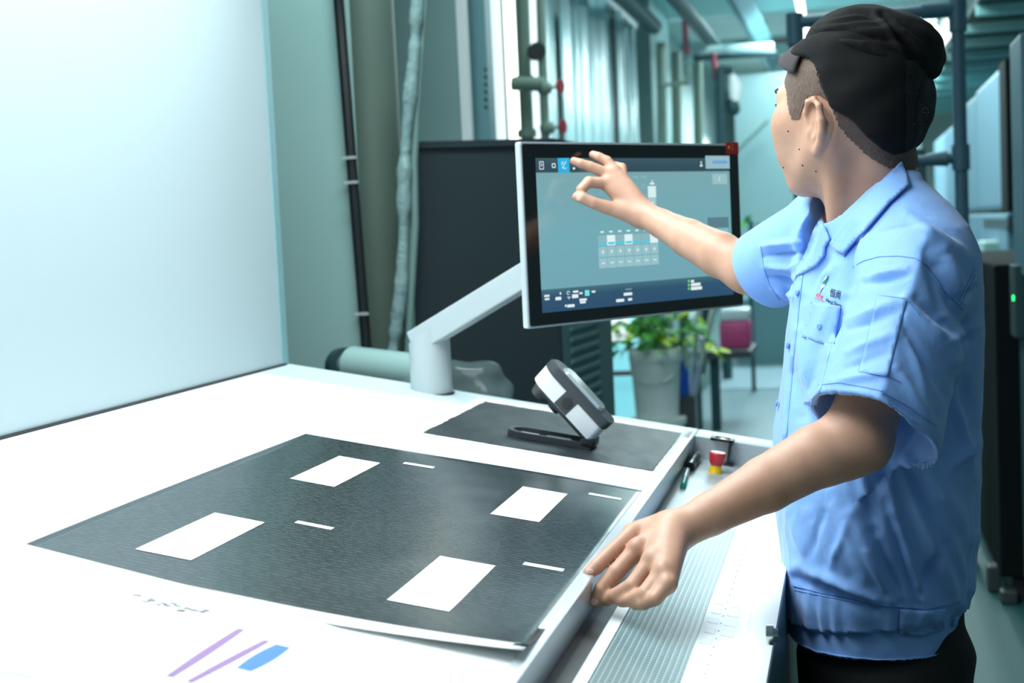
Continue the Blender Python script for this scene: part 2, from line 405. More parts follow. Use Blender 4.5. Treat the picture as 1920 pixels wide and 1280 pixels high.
# display: graded emission as a real screen picture
sm2 = bpy.data.materials.new('display'); sm2.use_nodes = True; nt = sm2.node_tree; B = nt.nodes['Principled BSDF']
tc = nt.nodes.new('ShaderNodeTexCoord'); sx = nt.nodes.new('ShaderNodeSeparateXYZ'); nt.links.new(tc.outputs['Generated'], sx.inputs[0])
cr = nt.nodes.new('ShaderNodeValToRGB'); E_ = cr.color_ramp.elements
E_[0].position = 0; E_[0].color = (*lin((42, 78, 112)), 1); E_[1].position = 1; E_[1].color = (*lin((60, 88, 100)), 1)
for p, c in ((.10, (46, 84, 112)), (.150, (68, 112, 126)), (.152, (118, 170, 184)), (.45, (116, 175, 186)), (.905, (126, 172, 180)), (.907, (44, 74, 86)), (.95, (50, 80, 94))):
    e = cr.color_ramp.elements.new(p); e.color = (*lin(c), 1)
nt.links.new(sx.outputs[2], cr.inputs[0]); B.inputs['Base Color'].default_value = (.01, .01, .012, 1); B.inputs['Roughness'].default_value = .15
nt.links.new(cr.outputs[0], B.inputs['Emission Color']); B.inputs['Emission Strength'].default_value = .92
SX0, SX1, SZ0, SZ1 = .036, .604, -.325, -.031
disp = ypr([(SX0, SZ0), (SX1, SZ0), (SX1, SZ1), (SX0, SZ1)], -.0018, -.001).build('display', sm2, mon)
def em(c, s=1.0):
    k = f'em{c}{s}'
    if k not in M: M[k] = mat('pixel_colour', (.02, .02, .02), .3, emis=lin(c), es=s)
    return M[k]
def ui(name, x0, z0, x1, z1, c, s=1.0, lift=.0021):
    mb = MB().quad((x0, -lift, z0), (x1, -lift, z0), (x1, -lift, z1), (x0, -lift, z1)); o = mb.build(name, em(c, s), disp)
    return o
def uipx(name, a, b, c, s=1.0, lift=.0021):
    (x0, z1), (x1, z0) = ms(*a), ms(*b); ui(name, x0, z0, x1, z1, c, s, lift)
W_ = (225, 240, 242)
# top bar
(xa, za), (xb, zb) = ms(1044, 296), ms(1067, 323)
ui('active_tab', xa, SZ1-.028, xb, SZ1, (20, 175, 225), 1)
def icon(name, pts, w, c=W_, lift=.0026):
    mb = MB()
    for a, b in zip(pts[:-1], pts[1:]):
        a = Vector((a[0], -lift, a[1])); b = Vector((b[0], -lift, b[1])); d = (b-a).normalized(); s_ = Vector((-d.z, 0, d.x))*w/2
        mb.quad(a+s_, a-s_, b-s_, b+s_)
    mb.build(name, em(c), disp)
zt = SZ1-.014
x = .036+.014
icon('menu_icon', [(x-.005, zt-.007), (x+.005, zt-.007), (x+.005, zt+.007), (x-.005, zt+.007), (x-.005, zt-.007)], .0014)
icon('menu_icon', [(x-.002, zt-.002), (x+.002, zt+.001), (x-.002, zt+.004)], .0012)
x = .036+.046
icon('menu_icon', [(x-.004, zt-.004), (x+.004, zt-.004), (x+.004, zt+.003), (x-.004, zt+.003), (x-.004, zt-.004)], .0018)
x = (xa+xb)/2
icon('menu_icon', [(x-.007, zt+.001), (x-.003, zt+.007), (x-.001, zt+.003)], .0013); icon('menu_icon', [(x+.006, zt+.007), (x-.005, zt-.005), (x+.006, zt-.006)], .0016)
icon('menu_icon', [(xb+.008, zt-.006), (xb+.014, zt-.006)], .004)
xp, zp = ms(1313, 306)
icon('user_icon', [(xp-.004, zp-.005), (xp+.004, zp-.005)], .004); icon('user_icon', [(xp-.0015, zp+.001), (xp+.0015, zp+.001)], .006)
uipx('status_button', (1321, 292), (1367, 316), (150, 186, 196)); uipx('status_text', (1334, 301), (1362, 307), (110, 160, 215), lift=.0026)
uipx('side_button', (1334, 326), (1362, 345), (150, 190, 196)); uipx('side_button', (1325, 408), (1365, 428), (86, 124, 136))
icon('side_icon', [ms(1347, 331), ms(1347, 340)], .002)
uipx('side_button', (1327, 428), (1364, 434), (135, 185, 195))
# upper cell group
for i, px_ in enumerate((1184, 1200)):
    icon('bracket_icon', [ms(px_, 332), ms(px_+9, 331), ms(px_+9, 337)], .0013, (150, 195, 202))
    icon('cell_outline', [ms(px_-1, 352), ms(px_+13, 351), ms(px_+13, 368), ms(px_-1, 369), ms(px_-1, 352)], .0007, (140, 190, 198))
    icon('cell_dash', [ms(px_+2, 346), ms(px_+8, 346)], .0012, (150, 195, 202))
uipx('white_cell', (1213, 349), (1229, 370), (215, 238, 238)); uipx('pale_cell', (1214, 371), (1229, 388), (160, 200, 205))
icon('cell_icon', [ms(1217, 344), ms(1225, 344)], .004); icon('cell_icon', [ms(1221, 341), ms(1221, 338)], .003)
icon('cell_icon', [ms(1219, 380), ms(1224, 380)], .004)
icon('cell_outline', [ms(1116, 356), ms(1116, 370), ms(1130, 370)], .0007, (90, 140, 150))
# 7 x 3 key grid
(gx0, gz0), (gx1, gz1) = ms(1119, 441), ms(1235, 498)
c0 = ms(1119, 441); c1 = ms(1123, 504); c2 = ms(1232, 432)
GX, GZ = c0; GW = (c2[0]-c0[0])/7; GH = (c0[1]-c1[1])/3
for j in range(3):
    for i in range(7):
        x0 = GX+i*GW; z1_ = GZ-j*GH
        hot = j == 0 and i in (1, 3, 6)
        ui('grid_key', x0+.0007, z1_-GH+.0009, x0+GW-.0007, z1_-.0009, (222, 242, 244) if hot else ((150, 192, 200) if j else (140, 180, 188)), 1)
        xc = x0+GW/2; zc = z1_-GH/2
        if j == 0 and i < 6: ui('level_bar', x0+.003, z1_-GH+.003, x0+GW-.003, z1_-GH+.0075, (60, 205, 232), 1, .0026)
        if j == 0: icon('grid_caption', [(xc-.005, z1_+.006), (xc+.005, z1_+.006)], .0035, (215, 235, 238))
        if j == 1: icon('grid_icon', [(xc-.003, zc), (xc+.003, zc)], .0025); icon('grid_icon', [(xc, zc-.004), (xc, zc+.004)], .0018)
        if j == 2: icon('grid_icon', [(xc-.005, zc), (xc+.005, zc-.0005)], .002)
# bottom bar text blocks
for a, b, c in (((1019, 553), (1029, 556), W_), ((1020, 559), (1029, 562), W_), ((1040, 557), (1051, 562), W_), ((1048, 548), (1051, 552), W_), ((1073, 545), (1083, 548), W_), ((1071, 552), (1083, 558), W_),
                ((1085, 548), (1091, 551), W_), ((1095, 544), (1104, 554), (120, 225, 215)), ((1108, 545), (1115, 548), W_), ((1085, 560), (1099, 563), W_), ((1086, 565), (1097, 568), W_), ((1062, 571), (1076, 575), W_), ((1058, 571), (1061, 575), W_),
                ((1168, 549), (1184, 553), W_), ((1154, 561), (1169, 565), W_), ((1176, 559), (1184, 563), W_), ((1171, 541), (1183, 543), (110, 140, 155)),
                ((1294, 525), (1300, 529), W_), ((1294, 531), (1312, 535), W_), ((1294, 538), (1315, 542), W_)):
    uipx('status_text', a, b, c)
for py_ in (527, 534, 541):
    x, z = ms(1290, py_); mb = MB().tube([(x, -.0024, z), (x, -.0021, z)], .0028, 12); mb.build('green_dot', em((110, 220, 110)), disp)
x, z = ms(1064, 549); mb = MB().tube([(x+.0035*math.cos(t), -.0024, z+.0035*math.sin(t)) for t in [k*.55 for k in range(11)]], .0006, 5); mb.build('round_icon', em(W_), disp)
icon('drop_icon', [ms(1062, 557), ms(1068, 557)], .0015); icon('drop_icon', [ms(1065, 557), ms(1065, 561)], .0014)
# red flag sticker on the corner
(xf, zf), (xg, zg) = ms(1360, 266.5), ms(1384, 289)
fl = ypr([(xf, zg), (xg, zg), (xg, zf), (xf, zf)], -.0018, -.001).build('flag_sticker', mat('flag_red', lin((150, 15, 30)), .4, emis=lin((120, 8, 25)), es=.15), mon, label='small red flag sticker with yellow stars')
def star(cx, cz, r, rot=0):
    mb = MB(); pts = []
    for k in range(10):
        a = math.pi/2+rot+k*math.pi/5; rr = r if k % 2 == 0 else r*.4; pts.append(Vector((cx+rr*math.cos(a), -.0022, cz+rr*math.sin(a))))
    vs = [mb.b.verts.new(p) for p in pts]; mb.b.faces.new(vs); mb.build('star', M['yellow'], fl)
star(xf+.009, zf-.011, .0055)
for dx, dz in ((.018, -.004), (.021, -.008), (.021, -.013), (.018, -.017)): star(xf+dx, zf+dz, .0018, .3)
# post and swing arm (in world coordinates)
pb = tw(tab(805, 735)[0], tab(805, 735)[1]+.02, 0); PX, PY, PZ = pb
post = MB(); post.lathe([(.047, 0), (.047, .30)], (0, 0, 0), 40, sx=1, sy=1)
for v in post.b.verts:                             # sloping top that meets the arm
    if v.co.z > .1: v.co.z = .150+.62*v.co.x
    v.co = v.co+Vector((PX, PY, PZ-.012))
post.build('post', M['grey_plastic'], mon, True, world=True)
MB().lathe([(.052, 0), (.052, .003), (.047, .003)], (PX, PY, PZ-.006), 36).build('post_collar', M['dark'], mon, True, world=True)
A0 = np.array([PX-.030, PY-.002, PZ+.112]); A1 = MA+D*.30-np.array([NN[0], NN[1], 0])*.045+np.array([0, 0, -.155])
ad = A1-A0; al = np.linalg.norm(ad); ax_ = Vector(ad/al); sy_ = ax_.cross(Vector((0, 0, 1))).normalized(); sz_ = sy_.cross(ax_)
Rm = Matrix((ax_, sy_, sz_)).transposed()
arm = MB().box((0, -.022, -.027), (al, .022, .027), .004)
for v in arm.b.verts: v.co = Rm @ v.co + Vector(A0)
arm.build('swing_arm', M['grey_plastic'], mon, world=True)

# ================================================================== COLOUR METER
dv = empty('colour_meter', tuple(L0), TROT, 'handheld grey and white colour meter tipped up on its black base plate', 'measuring device')
b0 = Vector((*tab(952, 815), 0)); b1 = Vector((*tab(1112, 842), 0)); bd = (b1-b0); bl = bd.length; bd.normalize(); bs = Vector((-bd.y, bd.x, 0))
# base ring: rounded outline with open window
def track(L, Wd, n=10):
    r = Wd/2; pts = []
    for k in range(n+1): a = math.pi/2+math.pi*k/n; pts.append((r+r*math.cos(a), r*math.sin(a)))
    pts += [(L, -r), (L, r)]
    return pts
def place(mb):
    for v in mb.b.verts: c = v.co.copy(); v.co = b0+bd*c.x+bs*c.y+Vector((0, 0, c.z))
    return mb
bw_ = .072
outer = track(bl, bw_); inner = [(bl/2+(x-bl/2)*.90+.002, y*.82) for x, y in outer]
mb = MB(); t = mb.b; N = len(outer); rings = []
for pts, z in ((outer, .003), (outer, .016), (inner, .016), (inner, .006)):
    rings.append([t.verts.new((p[0], p[1], z)) for p in pts])
for a, b in zip(rings[:-1], rings[1:]):
    for k in range(N): t.faces.new((a[k], a[(k+1) % N], b[(k+1) % N], b[k]))
t.faces.new(rings[3]); t.faces.new(rings[0][::-1])
place(mb).build('base_plate', M['dark'], dv, True)
place(MB().prism([(.012+.022*1*math.cos(a)+.012, .024*math.sin(a)) for a in [math.pi/2+math.pi*k/8 for k in range(9)]]+[(.058, -.024), (.058, .024)], .006, .0075)).build('base_window', M['grey_plastic'], dv, label='pale inlay of the base')
place(MB().box((.075, -.022, .006), (.125, .022, .0095), .001).box((.085, -.012, .0095), (.115, .006, .011), .001)).build('base_ribs', M['charcoal'], dv)
place(MB().box((bl-.022, -.036, .004), (bl+.004, .036, .024), .004)).build('hinge', M['black'], dv, True)
# tilted body: local frame a along body (up-left), b across, c normal to its base face (up-right)
ang = math.radians(39)
ea = (-bd*math.cos(ang)+Vector((0, 0, 1))*math.sin(ang)); ec = (bd*math.sin(ang)+Vector((0, 0, 1))*math.cos(ang)); eb = bs
o0 = b0+bd*(bl-.006)+Vector((0, 0, .010))
BL = .168
def sec(pts_c):                                    # stack of rounded outlines along c
    mb = MB(); t = mb.b; rings = []
    for c, Wd, sh_, ex in pts_c:
        r = Wd/2; ring = []
        L_ = BL+ex
        for cx, a0, a1 in ((L_-r*.9, -90, 90), (.012, 90, 270)):
            rr = r*.9 if cx > .05 else .012
            for k in range(9):
                a = math.radians(a0+(a1-a0)*k/8)
                y = r*math.sin(a); x = cx+rr*math.cos(a)
                ring.append(t.verts.new(o0+ea*(x+sh_)+eb*y+ec*c))
        rings.append(ring)
    n = len(rings[0])
    for a, b in zip(rings[:-1], rings[1:]):
        for k in range(n): t.faces.new((a[k], a[(k+1) % n], b[(k+1) % n], b[k]))
    t.faces.new(rings[0][::-1]); t.faces.new(rings[-1]); return mb
sec([(0, .050, 0, -.014), (.008, .062, 0, -.004)]).build('body_base', M['charcoal'], dv, True)
sec([(.008, .064, 0, 0), (.044, .064, .003, 0)]).build('white_shell', M['label_white'], dv, True, label='white shell band')
sec([(.043, .068, .000, .004), (.056, .068, .0, .004), (.062, .058, .0, -.002)]).build('top_cover', M['charcoal'], dv, True)
sec([(.062, .046, .03, -.055), (.068, .040, .032, -.062)]).build('display_window', mat('film_gloss', (.35, .42, .43), .1, spec=.8), dv, True, label='glossy film-covered display')
# dark side panel between the two white bands
mb = MB(); t = mb.b
cs = [(.072, .0085), (.105, .0085), (.105, .043), (.072, .043)]
for sgn in (-1, 1):
    MB().quad(*[o0+ea*a+eb*(sgn*.0325)+ec*c for a, c in cs]).build('side_grip', M['charcoal'], dv)

mb = MB().tube([o0+ea*.087+eb*-.033+ec*.027, o0+ea*.087+eb*-.0355+ec*.027], .010, 16); mb.build('thumb_button', M['dark'], dv, True)
mb = MB().tube([o0+ea*.140+ec*.002, o0+ea*.142+ec*-.016], [.020, .013], 18); mb.build('lens_housing', M['charcoal'], dv, True)
mb = MB().tube([o0+ea*.10+ec*.004, o0+ea*.10+ec*-.010], [.017, .013], 18); mb.build('lens_housing', M['dark'], dv, True)

# ================================================================== SMALL THINGS ON THE TRAY
def tp(px, py): x, y = tab(px, py, -.05); return x, y
ex, ey = tp(1341, 886)
es = empty('emergency_stop', tuple(tw(ex, ey, -.05)), TROT, 'red mushroom emergency stop button on a yellow collar', 'button')
MB().lathe([(.0155, 0), (.0148, .003), (.0122, .009), (.0112, .014), (.0112, .018)]).build('collar', M['yellow'], es, True)
MB().lathe([(.0115, .016), (.0150, .022), (.0172, .036), (.0172, .041), (.0155, .0435), (0, .043)]).build('push_cap', M['red'], es, True)
lx, ly = tp(1358, 870)
lo = empty('folding_loupe', tuple(tw(lx, ly, -.05)), (0, TA, math.radians(0)), 'small black folding magnifier standing open behind the red button', 'magnifier')
MB().box((-.022, -.016, 0), (.020, .016, .003), .0008).build('foot_plate', M['dark'], lo)
MB().box((.004, -.014, .003), (.010, .014, .050), .0008).box((.0045, -.016, .044), (.012, .016, .052), .001).build('stand', M['dark'], lo)
mb = MB().box((-.034, -.018, .050), (.012, -.012, .056), .0008).box((-.034, .012, .050), (.012, .018, .056), .0008).box((-.036, -.018, .050), (-.026, .018, .056), .0008).box((.004, -.018, .050), (.014, .018, .056), .0008)
mb.build('lens_frame', M['dark'], lo)
MB().lathe([(0, .0515), (.012, .052), (.012, .054), (0, .0555)], (-.010, 0, 0), 20).build('lens', mat('lens_glass', (.8, .85, .84), .05, spec=.8), lo, True)
def pen(name, label, a, b, r, segs):
    A = Vector(tw(*tp(*a), -.05+r)); Bv = Vector(tw(*tp(*b), -.05+r)); e = empty(name, tuple(A), (0, 0, 0), label, 'pen')
    d = Bv-A
    for nm, t0, t1, rr, m in segs:
        MB().tube([d*t0, d*(t0+.02*(t1-t0)), d*t1], [rr*.9, rr, rr], 14).build(nm, m, e, True)
gm = mat('green_cap', (.01, .30, .24), .35); cl = mat('clear_barrel', (.62, .80, .78), .2)
pen('green_pen', 'slim pen with green end and clear barrel lying in the groove', (1280, 916), (1288, 886), .006, [('cap', 0, .45, .006, gm), ('barrel', .45, 1, .0055, cl)])
pen('black_marker', 'thick black marker with grey label lying by the lip', (1292, 884), (1306, 862), .010, [('cap', 0, .3, .010, M['black']), ('barrel', .3, .9, .0095, M['charcoal']), ('end_plug', .9, 1, .009, M['grey_plastic'])])

# ================================================================== PERSON
def ssub(a, b): return np.maximum(a, -b)
def smin(a, b, k):
    h = np.maximum(k-np.abs(a-b), 0)/k; return np.minimum(a, b)-h*h*k*.25
def smax(a, b, k): return -smin(-a, -b, k)
def cap(P, a, b, ra, rb):
    a = np.array(a, np.float32); b = np.array(b, np.float32); ab = b-a
    h = np.clip(((P-a) @ ab)/max(1e-9, ab @ ab), 0, 1)
    return np.linalg.norm(P-a-h[:, None]*ab, axis=1)-(ra+(rb-ra)*h)
def ell(P, c, r, Rm=None):
    q = P-np.array(c, np.float32)
    if Rm is not None: q = q @ Rm                  # columns of Rm = axes
    r = np.array(r, np.float32); k0 = np.linalg.norm(q/r, axis=1); k1 = np.linalg.norm(q/(r*r), axis=1)
    return k0*(k0-1)/np.maximum(k1, 1e-6)
def chain(P, pts, rad, k=.006):
    d = None
    for i in range(len(pts)-1):
        c = cap(P, pts[i], pts[i+1], rad[i], rad[i+1]); d = c if d is None else smin(d, c, k)
    return d
def bounded(P, lo, hi, fn, far=.06):               # evaluate only near its box
    lo = np.array(lo); hi = np.array(hi)
    q = np.maximum(np.maximum(lo-P, P-hi), 0); bd_ = np.linalg.norm(q, axis=1)
    out = bd_+.03; k = bd_ < far
    if k.any(): out[k] = fn(P[k])
    return out
def surface(sdf, lo, hi, h, lv=4, lip=1.25):
    lo = np.array(lo, np.float64); n0 = np.ceil((np.array(hi)-lo)/(h*2**lv)).astype(int)
    g = np.stack(np.meshgrid(*[np.arange(n) for n in n0], indexing='ij'), -1).reshape(-1, 3)
    for l in range(lv, -1, -1):
        s = h*2**l; P = (lo+(g+.5)*s).astype(np.float32)
        d = sdf(P); g = g[np.abs(d) < s*.87*lip+(.012 if l else 0)]
        if l: g = (g[:, None]*2+np.array([[i, j, k] for i in (0, 1) for j in (0, 1) for k in (0, 1)])[None]).reshape(-1, 3)
    big = int(max(n0))*2**lv+4
    key = lambda a: (a[..., 0]*big+a[..., 1])*big+a[..., 2]
    off = np.array([[i, j, k] for i in (0, 1) for j in (0, 1) for k in (0, 1)])
    cc = g[:, None]+off[None]; ck = key(cc); uk, inv = np.unique(ck.ravel(), return_inverse=True)
    up = np.stack([uk//(big*big), (uk//big) % big, uk % big], -1)
    cd = sdf((lo+up*h).astype(np.float32)); D8 = cd[inv].reshape(-1, 8)
    ins = D8 < 0; act = ins.any(1) & ~ins.all(1); g = g[act]; D8 = D8[act]
    E12 = [(0, 4), (1, 5), (2, 6), (3, 7), (0, 2), (1, 3), (4, 6), (5, 7), (0, 1), (2, 3), (4, 5), (6, 7)]
    acc = np.zeros((len(g), 3)); cnt = np.zeros(len(g))
    for a, b in E12:
        da, db = D8[:, a], D8[:, b]; c = (da < 0) != (db < 0); t = np.where(c, da/np.where(c, da-db, 1), 0)
        acc += np.where(c[:, None], off[a]+(off[b]-off[a])*t[:, None], 0); cnt += c
    V = lo+(g+acc/cnt[:, None])*h
    gk = key(g); order = np.argsort(gk); gs = gk[order]
    def find(q):
        k = key(q); i = np.searchsorted(gs, k); i = np.minimum(i, len(gs)-1); return np.where(gs[i] == k, order[i], -1)
    F = []
    for ax in range(3):                            # edge along axis from corner 0 of each cell
        b = {0: 4, 1: 2, 2: 1}[ax]; s0 = D8[:, 0] < 0; s1 = D8[:, b] < 0; c = s0 != s1
        q = g[c]; o1 = np.zeros(3, int); o2 = np.zeros(3, int); o1[(ax+1) % 3] = 1; o2[(ax+2) % 3] = 1
        i0 = np.nonzero(c)[0]; i1 = find(q-o1); i2 = find(q-o1-o2); i3 = find(q-o2)
        ok = (i1 >= 0) & (i2 >= 0) & (i3 >= 0); f = np.stack([i0, i1, i2, i3], -1)
        f = np.where(s0[c][:, None], f, f[:, ::-1]); F.append(f[ok])
    F = np.concatenate(F)
    # pull vertices onto the surface
    for _ in range(1):
        e = h*.4; P = V.astype(np.float32); d0 = sdf(P)
        G = np.stack([(sdf(P+np.array(v, np.float32)*e)-sdf(P-np.array(v, np.float32)*e))/(2*e) for v in ((1, 0, 0), (0, 1, 0), (0, 0, 1))], -1)
        G2 = np.maximum((G*G).sum(1), .15); st = np.clip(d0/G2, -h*.6, h*.6)[:, None]*G
        V = V-st
        G = G/np.maximum(np.linalg.norm(G, axis=1), 1e-6)[:, None]
    return V, F, G
def meshof(name, V, F):
    me = bpy.data.meshes.new(name); me.vertices.add(len(V)); me.vertices.foreach_set('co', V.astype(np.float32).ravel())
    me.loops.add(F.size); me.loops.foreach_set('vertex_index', F.astype(np.int32).ravel())
    me.polygons.add(len(F)); me.polygons.foreach_set('loop_start', np.arange(0, F.size, 4, dtype=np.int32)); me.update(calc_edges=True); me.validate()
    return me
def keepfaces(V, F, vm):                           # faces whose vertices all pass
    f = F[vm[F].all(1)]; u, inv = np.unique(f.ravel(), return_inverse=True); return V[u], inv.reshape(-1, 4), u

P3 = lambda px, py, y: np.array(at(px, py, y))
# ---- head frame
HF = _n([-.775, .632, 0]); HL = np.array([-HF[1], HF[0], 0]); HL = -HL if HL[1] > 0 else HL; HU = np.array([0, 0, 1.])
HC = np.array([-.005, 2.25, 1.590])
HR = np.stack([HF, HL, HU], 1).astype(np.float32)  # columns
def hp(f, l, u): return HC+HF*f+HL*l+HU*u
def toh(P): return (P-HC.astype(np.float32)) @ HR
def head_sdf(P):
    q = toh(P); sy = q.copy(); sy[:, 1] = np.abs(sy[:, 1])
    d = ell(q, (-.018, 0, .030), (.102, .079, .098))
    d = smin(d, ell(q, (.022, 0, -.020), (.078, .066, .098)), .03)
    d = smin(d, cap(sy, (-.004, .052, -.058), (.062, .022, -.108), .022, .021), .035)      # jaw line
    d = smin(d, ell(q, (.070, 0, -.106), (.026, .026, .022)), .025)                        # chin
    d = smin(d, ell(sy, (.058, .046, -.022), (.034, .028, .030)), .03)                      # cheek
    d = smin(d, ell(sy, (.070, .030, -.060), (.026, .026, .032)), .025)
    d = smin(d, cap(sy, (.088, .010, .028), (.070, .048, .026), .012, .010), .018)          # brow
    d = smin(d, chain(q, [(.094, 0, .016), (.110, 0, -.016), (.122, 0, -.030)], [.007, .009, .011], .01), .012)  # nose
    d = smin(d, ell(sy, (.106, .012, -.034), (.012, .009, .009)), .008)
    d = smax(d, -ell(sy, (.100, .033, .006), (.016, .020, .012)), .012)                     # eye sockets
    d = smin(d, ell(sy, (.080, .033, .006), (.0135, .0145, .0125)), .004)                   # eyelids
    d = smin(d, ell(q, (.094, 0, -.062), (.012, .026, .007)), .006)                         # lips
    d = smin(d, ell(q, (.091, 0, -.073), (.012, .021, .007)), .006)
    # ears
    def ear(P_):
        s_ = P_.copy(); e = None
        k = 1.08
        E = lambda f, u, o: ((f)*k-.012, .072+o, u*k-.031)
        helix = [E(.012, .004, .001), E(.014, .020, .006), E(.005, .034, .012), E(-.010, .036, .017), E(-.021, .026, .020), E(-.023, .008, .018), E(-.018, -.010, .014), E(-.010, -.024, .008), E(-.001, -.034, .003)]
        e = chain(s_, helix, [.0035, .0038, .004, .0042, .0044, .0044, .0042, .0042, .006], .004)
        e = smin(e, chain(s_, [E(-.011, .024, .010), E(-.014, .006, .012), E(-.009, -.010, .008), E(.000, -.016, .005)], [.0028, .0035, .0038, .0035], .004), .003)
        e = smin(e, ell(s_, E(-.006, .004, .001), (.019, .005, .032)), .004)
        e = smin(e, ell(s_, E(.010, -.008, .003), (.0045, .0045, .007)), .004)
        e = smin(e, ell(s_, E(.001, -.031, .002), (.008, .004, .008)), .004)
        return smax(e, -ell(s_, E(-.001, -.002, .011), (.0075, .010, .013)), .003)
    d = smin(d, bounded(sy, (-.06, .05, -.085), (.03, .11, .025), ear), .005)
    return d
NK0 = P3(1640, 395, 2.275); NK1 = P3(1600, 285, 2.265)
def neck_sdf(P):
    d = cap(P, NK0+np.array([.0, .0, -.02]), NK1, .066, .064)
    d = smin(d, cap(P, NK0+np.array([.02, .02, -.02]), hp(-.055, 0, -.01), .056, .055), .03)
    # sternomastoid & throat
    d = smin(d, cap(P, hp(-.028, .062, -.035), P3(1572, 425, 2.235), .012, .011), .035)
    return d
# ---- limbs
LS = P3(1722, 505, 2.085); LE = P3(1606, 818, 1.985); LW = P3(1262, 1000, 1.875)
RS = P3(1560, 428, 2.36); RE = P3(1402, 505, 2.55); RWr = P3(1208, 402, 2.725)
def limb_left(P):
    d = cap(P, LS, LE, .056, .044)
    q = LW-LE
    d = smin(d, chain(P, [LE, LE+q*.22+np.array([0, 0, .002]), LE+q*.5, LE+q*.8, LW], [.040, .0425, .0375, .0285, .0255], .006), .02)
    d = smin(d, cap(P, P3(1622, 838, 1.978), P3(1585, 848, 1.975), .022, .026), .04)
    return d
def limb_right(P):
    d = cap(P, RS, RE, .052, .041)
    q = RWr-RE
    d = smin(d, chain(P, [RE, RE+q*.25, RE+q*.55, RE+q*.82, RWr], [.039, .041, .035, .0270, .0245], .006), .02)
    return d
def fingers(P, palm, fl, k=.006):
    d = palm
    for pts, rad in fl: d = smin(d, chain(P, pts, rad, .002), k)
    return d
def hand_left(P):
    W0 = LW
    kn = [P3(1194, 1030, 1.835), P3(1222, 1050, 1.808), P3(1242, 1072, 1.785), P3(1252, 1094, 1.768)]
    palm = None
    for i, kk in enumerate(kn):
        a = W0+(P3(1262, 1000+ (i-1.5)*9, 1.872-.006*i)-W0)
        c = cap(P, a, kk, .019, .0135 if i < 3 else .0125); palm = c if palm is None else smin(palm, c, .014)
    palm = smin(palm, cap(P, P3(1245, 985, 1.885), P3(1185, 998, 1.875), .019, .0135), .014)   # thumb mount
    palm = smin(palm, cap(P, W0, P3(1215, 1050, 1.845), .022, .015), .014)
    F = []
    F.append(([P3(1186, 1000, 1.868), P3(1146, 1036, 1.836), P3(1118, 1062, 1.812), P3(1105, 1073, 1.804)], [.0125, .0108, .0100, .0085]))
    F.append(([kn[0], P3(1156, 1072, 1.812), P3(1128, 1104, 1.802), P3(1117, 1126, 1.800)], [.0125, .0110, .0098, .0085]))
    F.append(([kn[1], P3(1186, 1098, 1.782), P3(1154, 1116, 1.790), P3(1138, 1124, 1.798)], [.0122, .0108, .0095, .0083]))
    F.append(([kn[2], P3(1210, 1112, 1.762), P3(1182, 1124, 1.772), P3(1166, 1127, 1.784)], [.0120, .0103, .0092, .0080]))
    F.append(([kn[3], P3(1228, 1122, 1.750), P3(1206, 1131, 1.758), P3(1193, 1133, 1.768)], [.0110, .0092, .0084, .0074]))
    d = fingers(P, palm, F, .005)
    for kk in (kn[0], kn[1], kn[2]): d = smin(d, ell(P, kk+np.array([.002, -.002, .006]), (.010, .010, .009)), .008)
    return d
def hand_right(P):
    W0 = RWr
    kn = [P3(1136, 344, 2.722), P3(1140, 326, 2.735), P3(1153, 320, 2.742), P3(1166, 333, 2.745)]
    palm = None
    for i, kk in enumerate(kn):
        c = cap(P, W0+(P3(1205, 402+(1.5-i)*3, 2.725)-W0), kk, .019, (.0130, .0125, .0115, .0110)[i]); palm = c if palm is None else smin(palm, c, .012)
    palm = smin(palm, cap(P, P3(1190, 404, 2.718), P3(1135, 388, 2.700), .018, .0120), .014)
    F = []
    F.append(([P3(1140, 389, 2.702), P3(1112, 380, 2.690), P3(1092, 371, 2.684), P3(1082, 369, 2.684)], [.0128, .0112, .0108, .0095]))
    F.append(([kn[0], P3(1104, 341, 2.700), P3(1090, 355, 2.690), P3(1089, 365, 2.690)], [.0118, .0108, .0096, .0088]))
    F.append(([kn[1], P3(1106, 312, 2.722), P3(1088, 306, 2.716), P3(1076, 302, 2.716)], [.0118, .0100, .0088, .0078]))
    F.append(([kn[2], P3(1138, 302, 2.745), P3(1122, 294, 2.744), P3(1112, 290, 2.748)], [.0112, .0097, .0088, .0078]))
    F.append(([kn[3], P3(1165, 316, 2.765), P3(1156, 312, 2.785), P3(1148, 309, 2.795)], [.0118, .0110, .0090, .0078]))
    return fingers(P, palm, F, .004)
# ---- torso sections (z, left px, right px, half depth, turn, y centre)
def pz(py, y=2.25, px=1650): return at(px, py, y)[2]
TS = []
for py, l, r, b, phi in ((318, 1648, 1702, .05, 20), (345, 1590, 1712, .085, 20), (385, 1556, 1752, .130, 24), (430, 1528, 1789, .168, 26), (480, 1508, 1815, .182, 26), (540, 1490, 1829, .185, 24), (620, 1478, 1833, .183, 22), (700, 1470, 1834, .180, 18), (800, 1452, 1834, .178, 14), (900, 1450, 1834, .178, 10), (985, 1458, 1832, .176, 8), (1060, 1467, 1822, .170, 6), (1120, 1472, 1808, .166, 5), (1185, 1474, 1800, .166, 5)):
    y0 = 2.25; z = pz(py); xl = at(l, py, y0)[0]; xr = at(r, py, y0)[0]
    ph = math.radians(phi); hx = (xr-xl)/2; a = math.sqrt(max(1e-5, hx*hx-(b*math.sin(ph))**2))/math.cos(ph)
    TS.append((z, (xl+xr)/2, y0, max(a, .03), b, ph))
TS = np.array(TS[::-1])
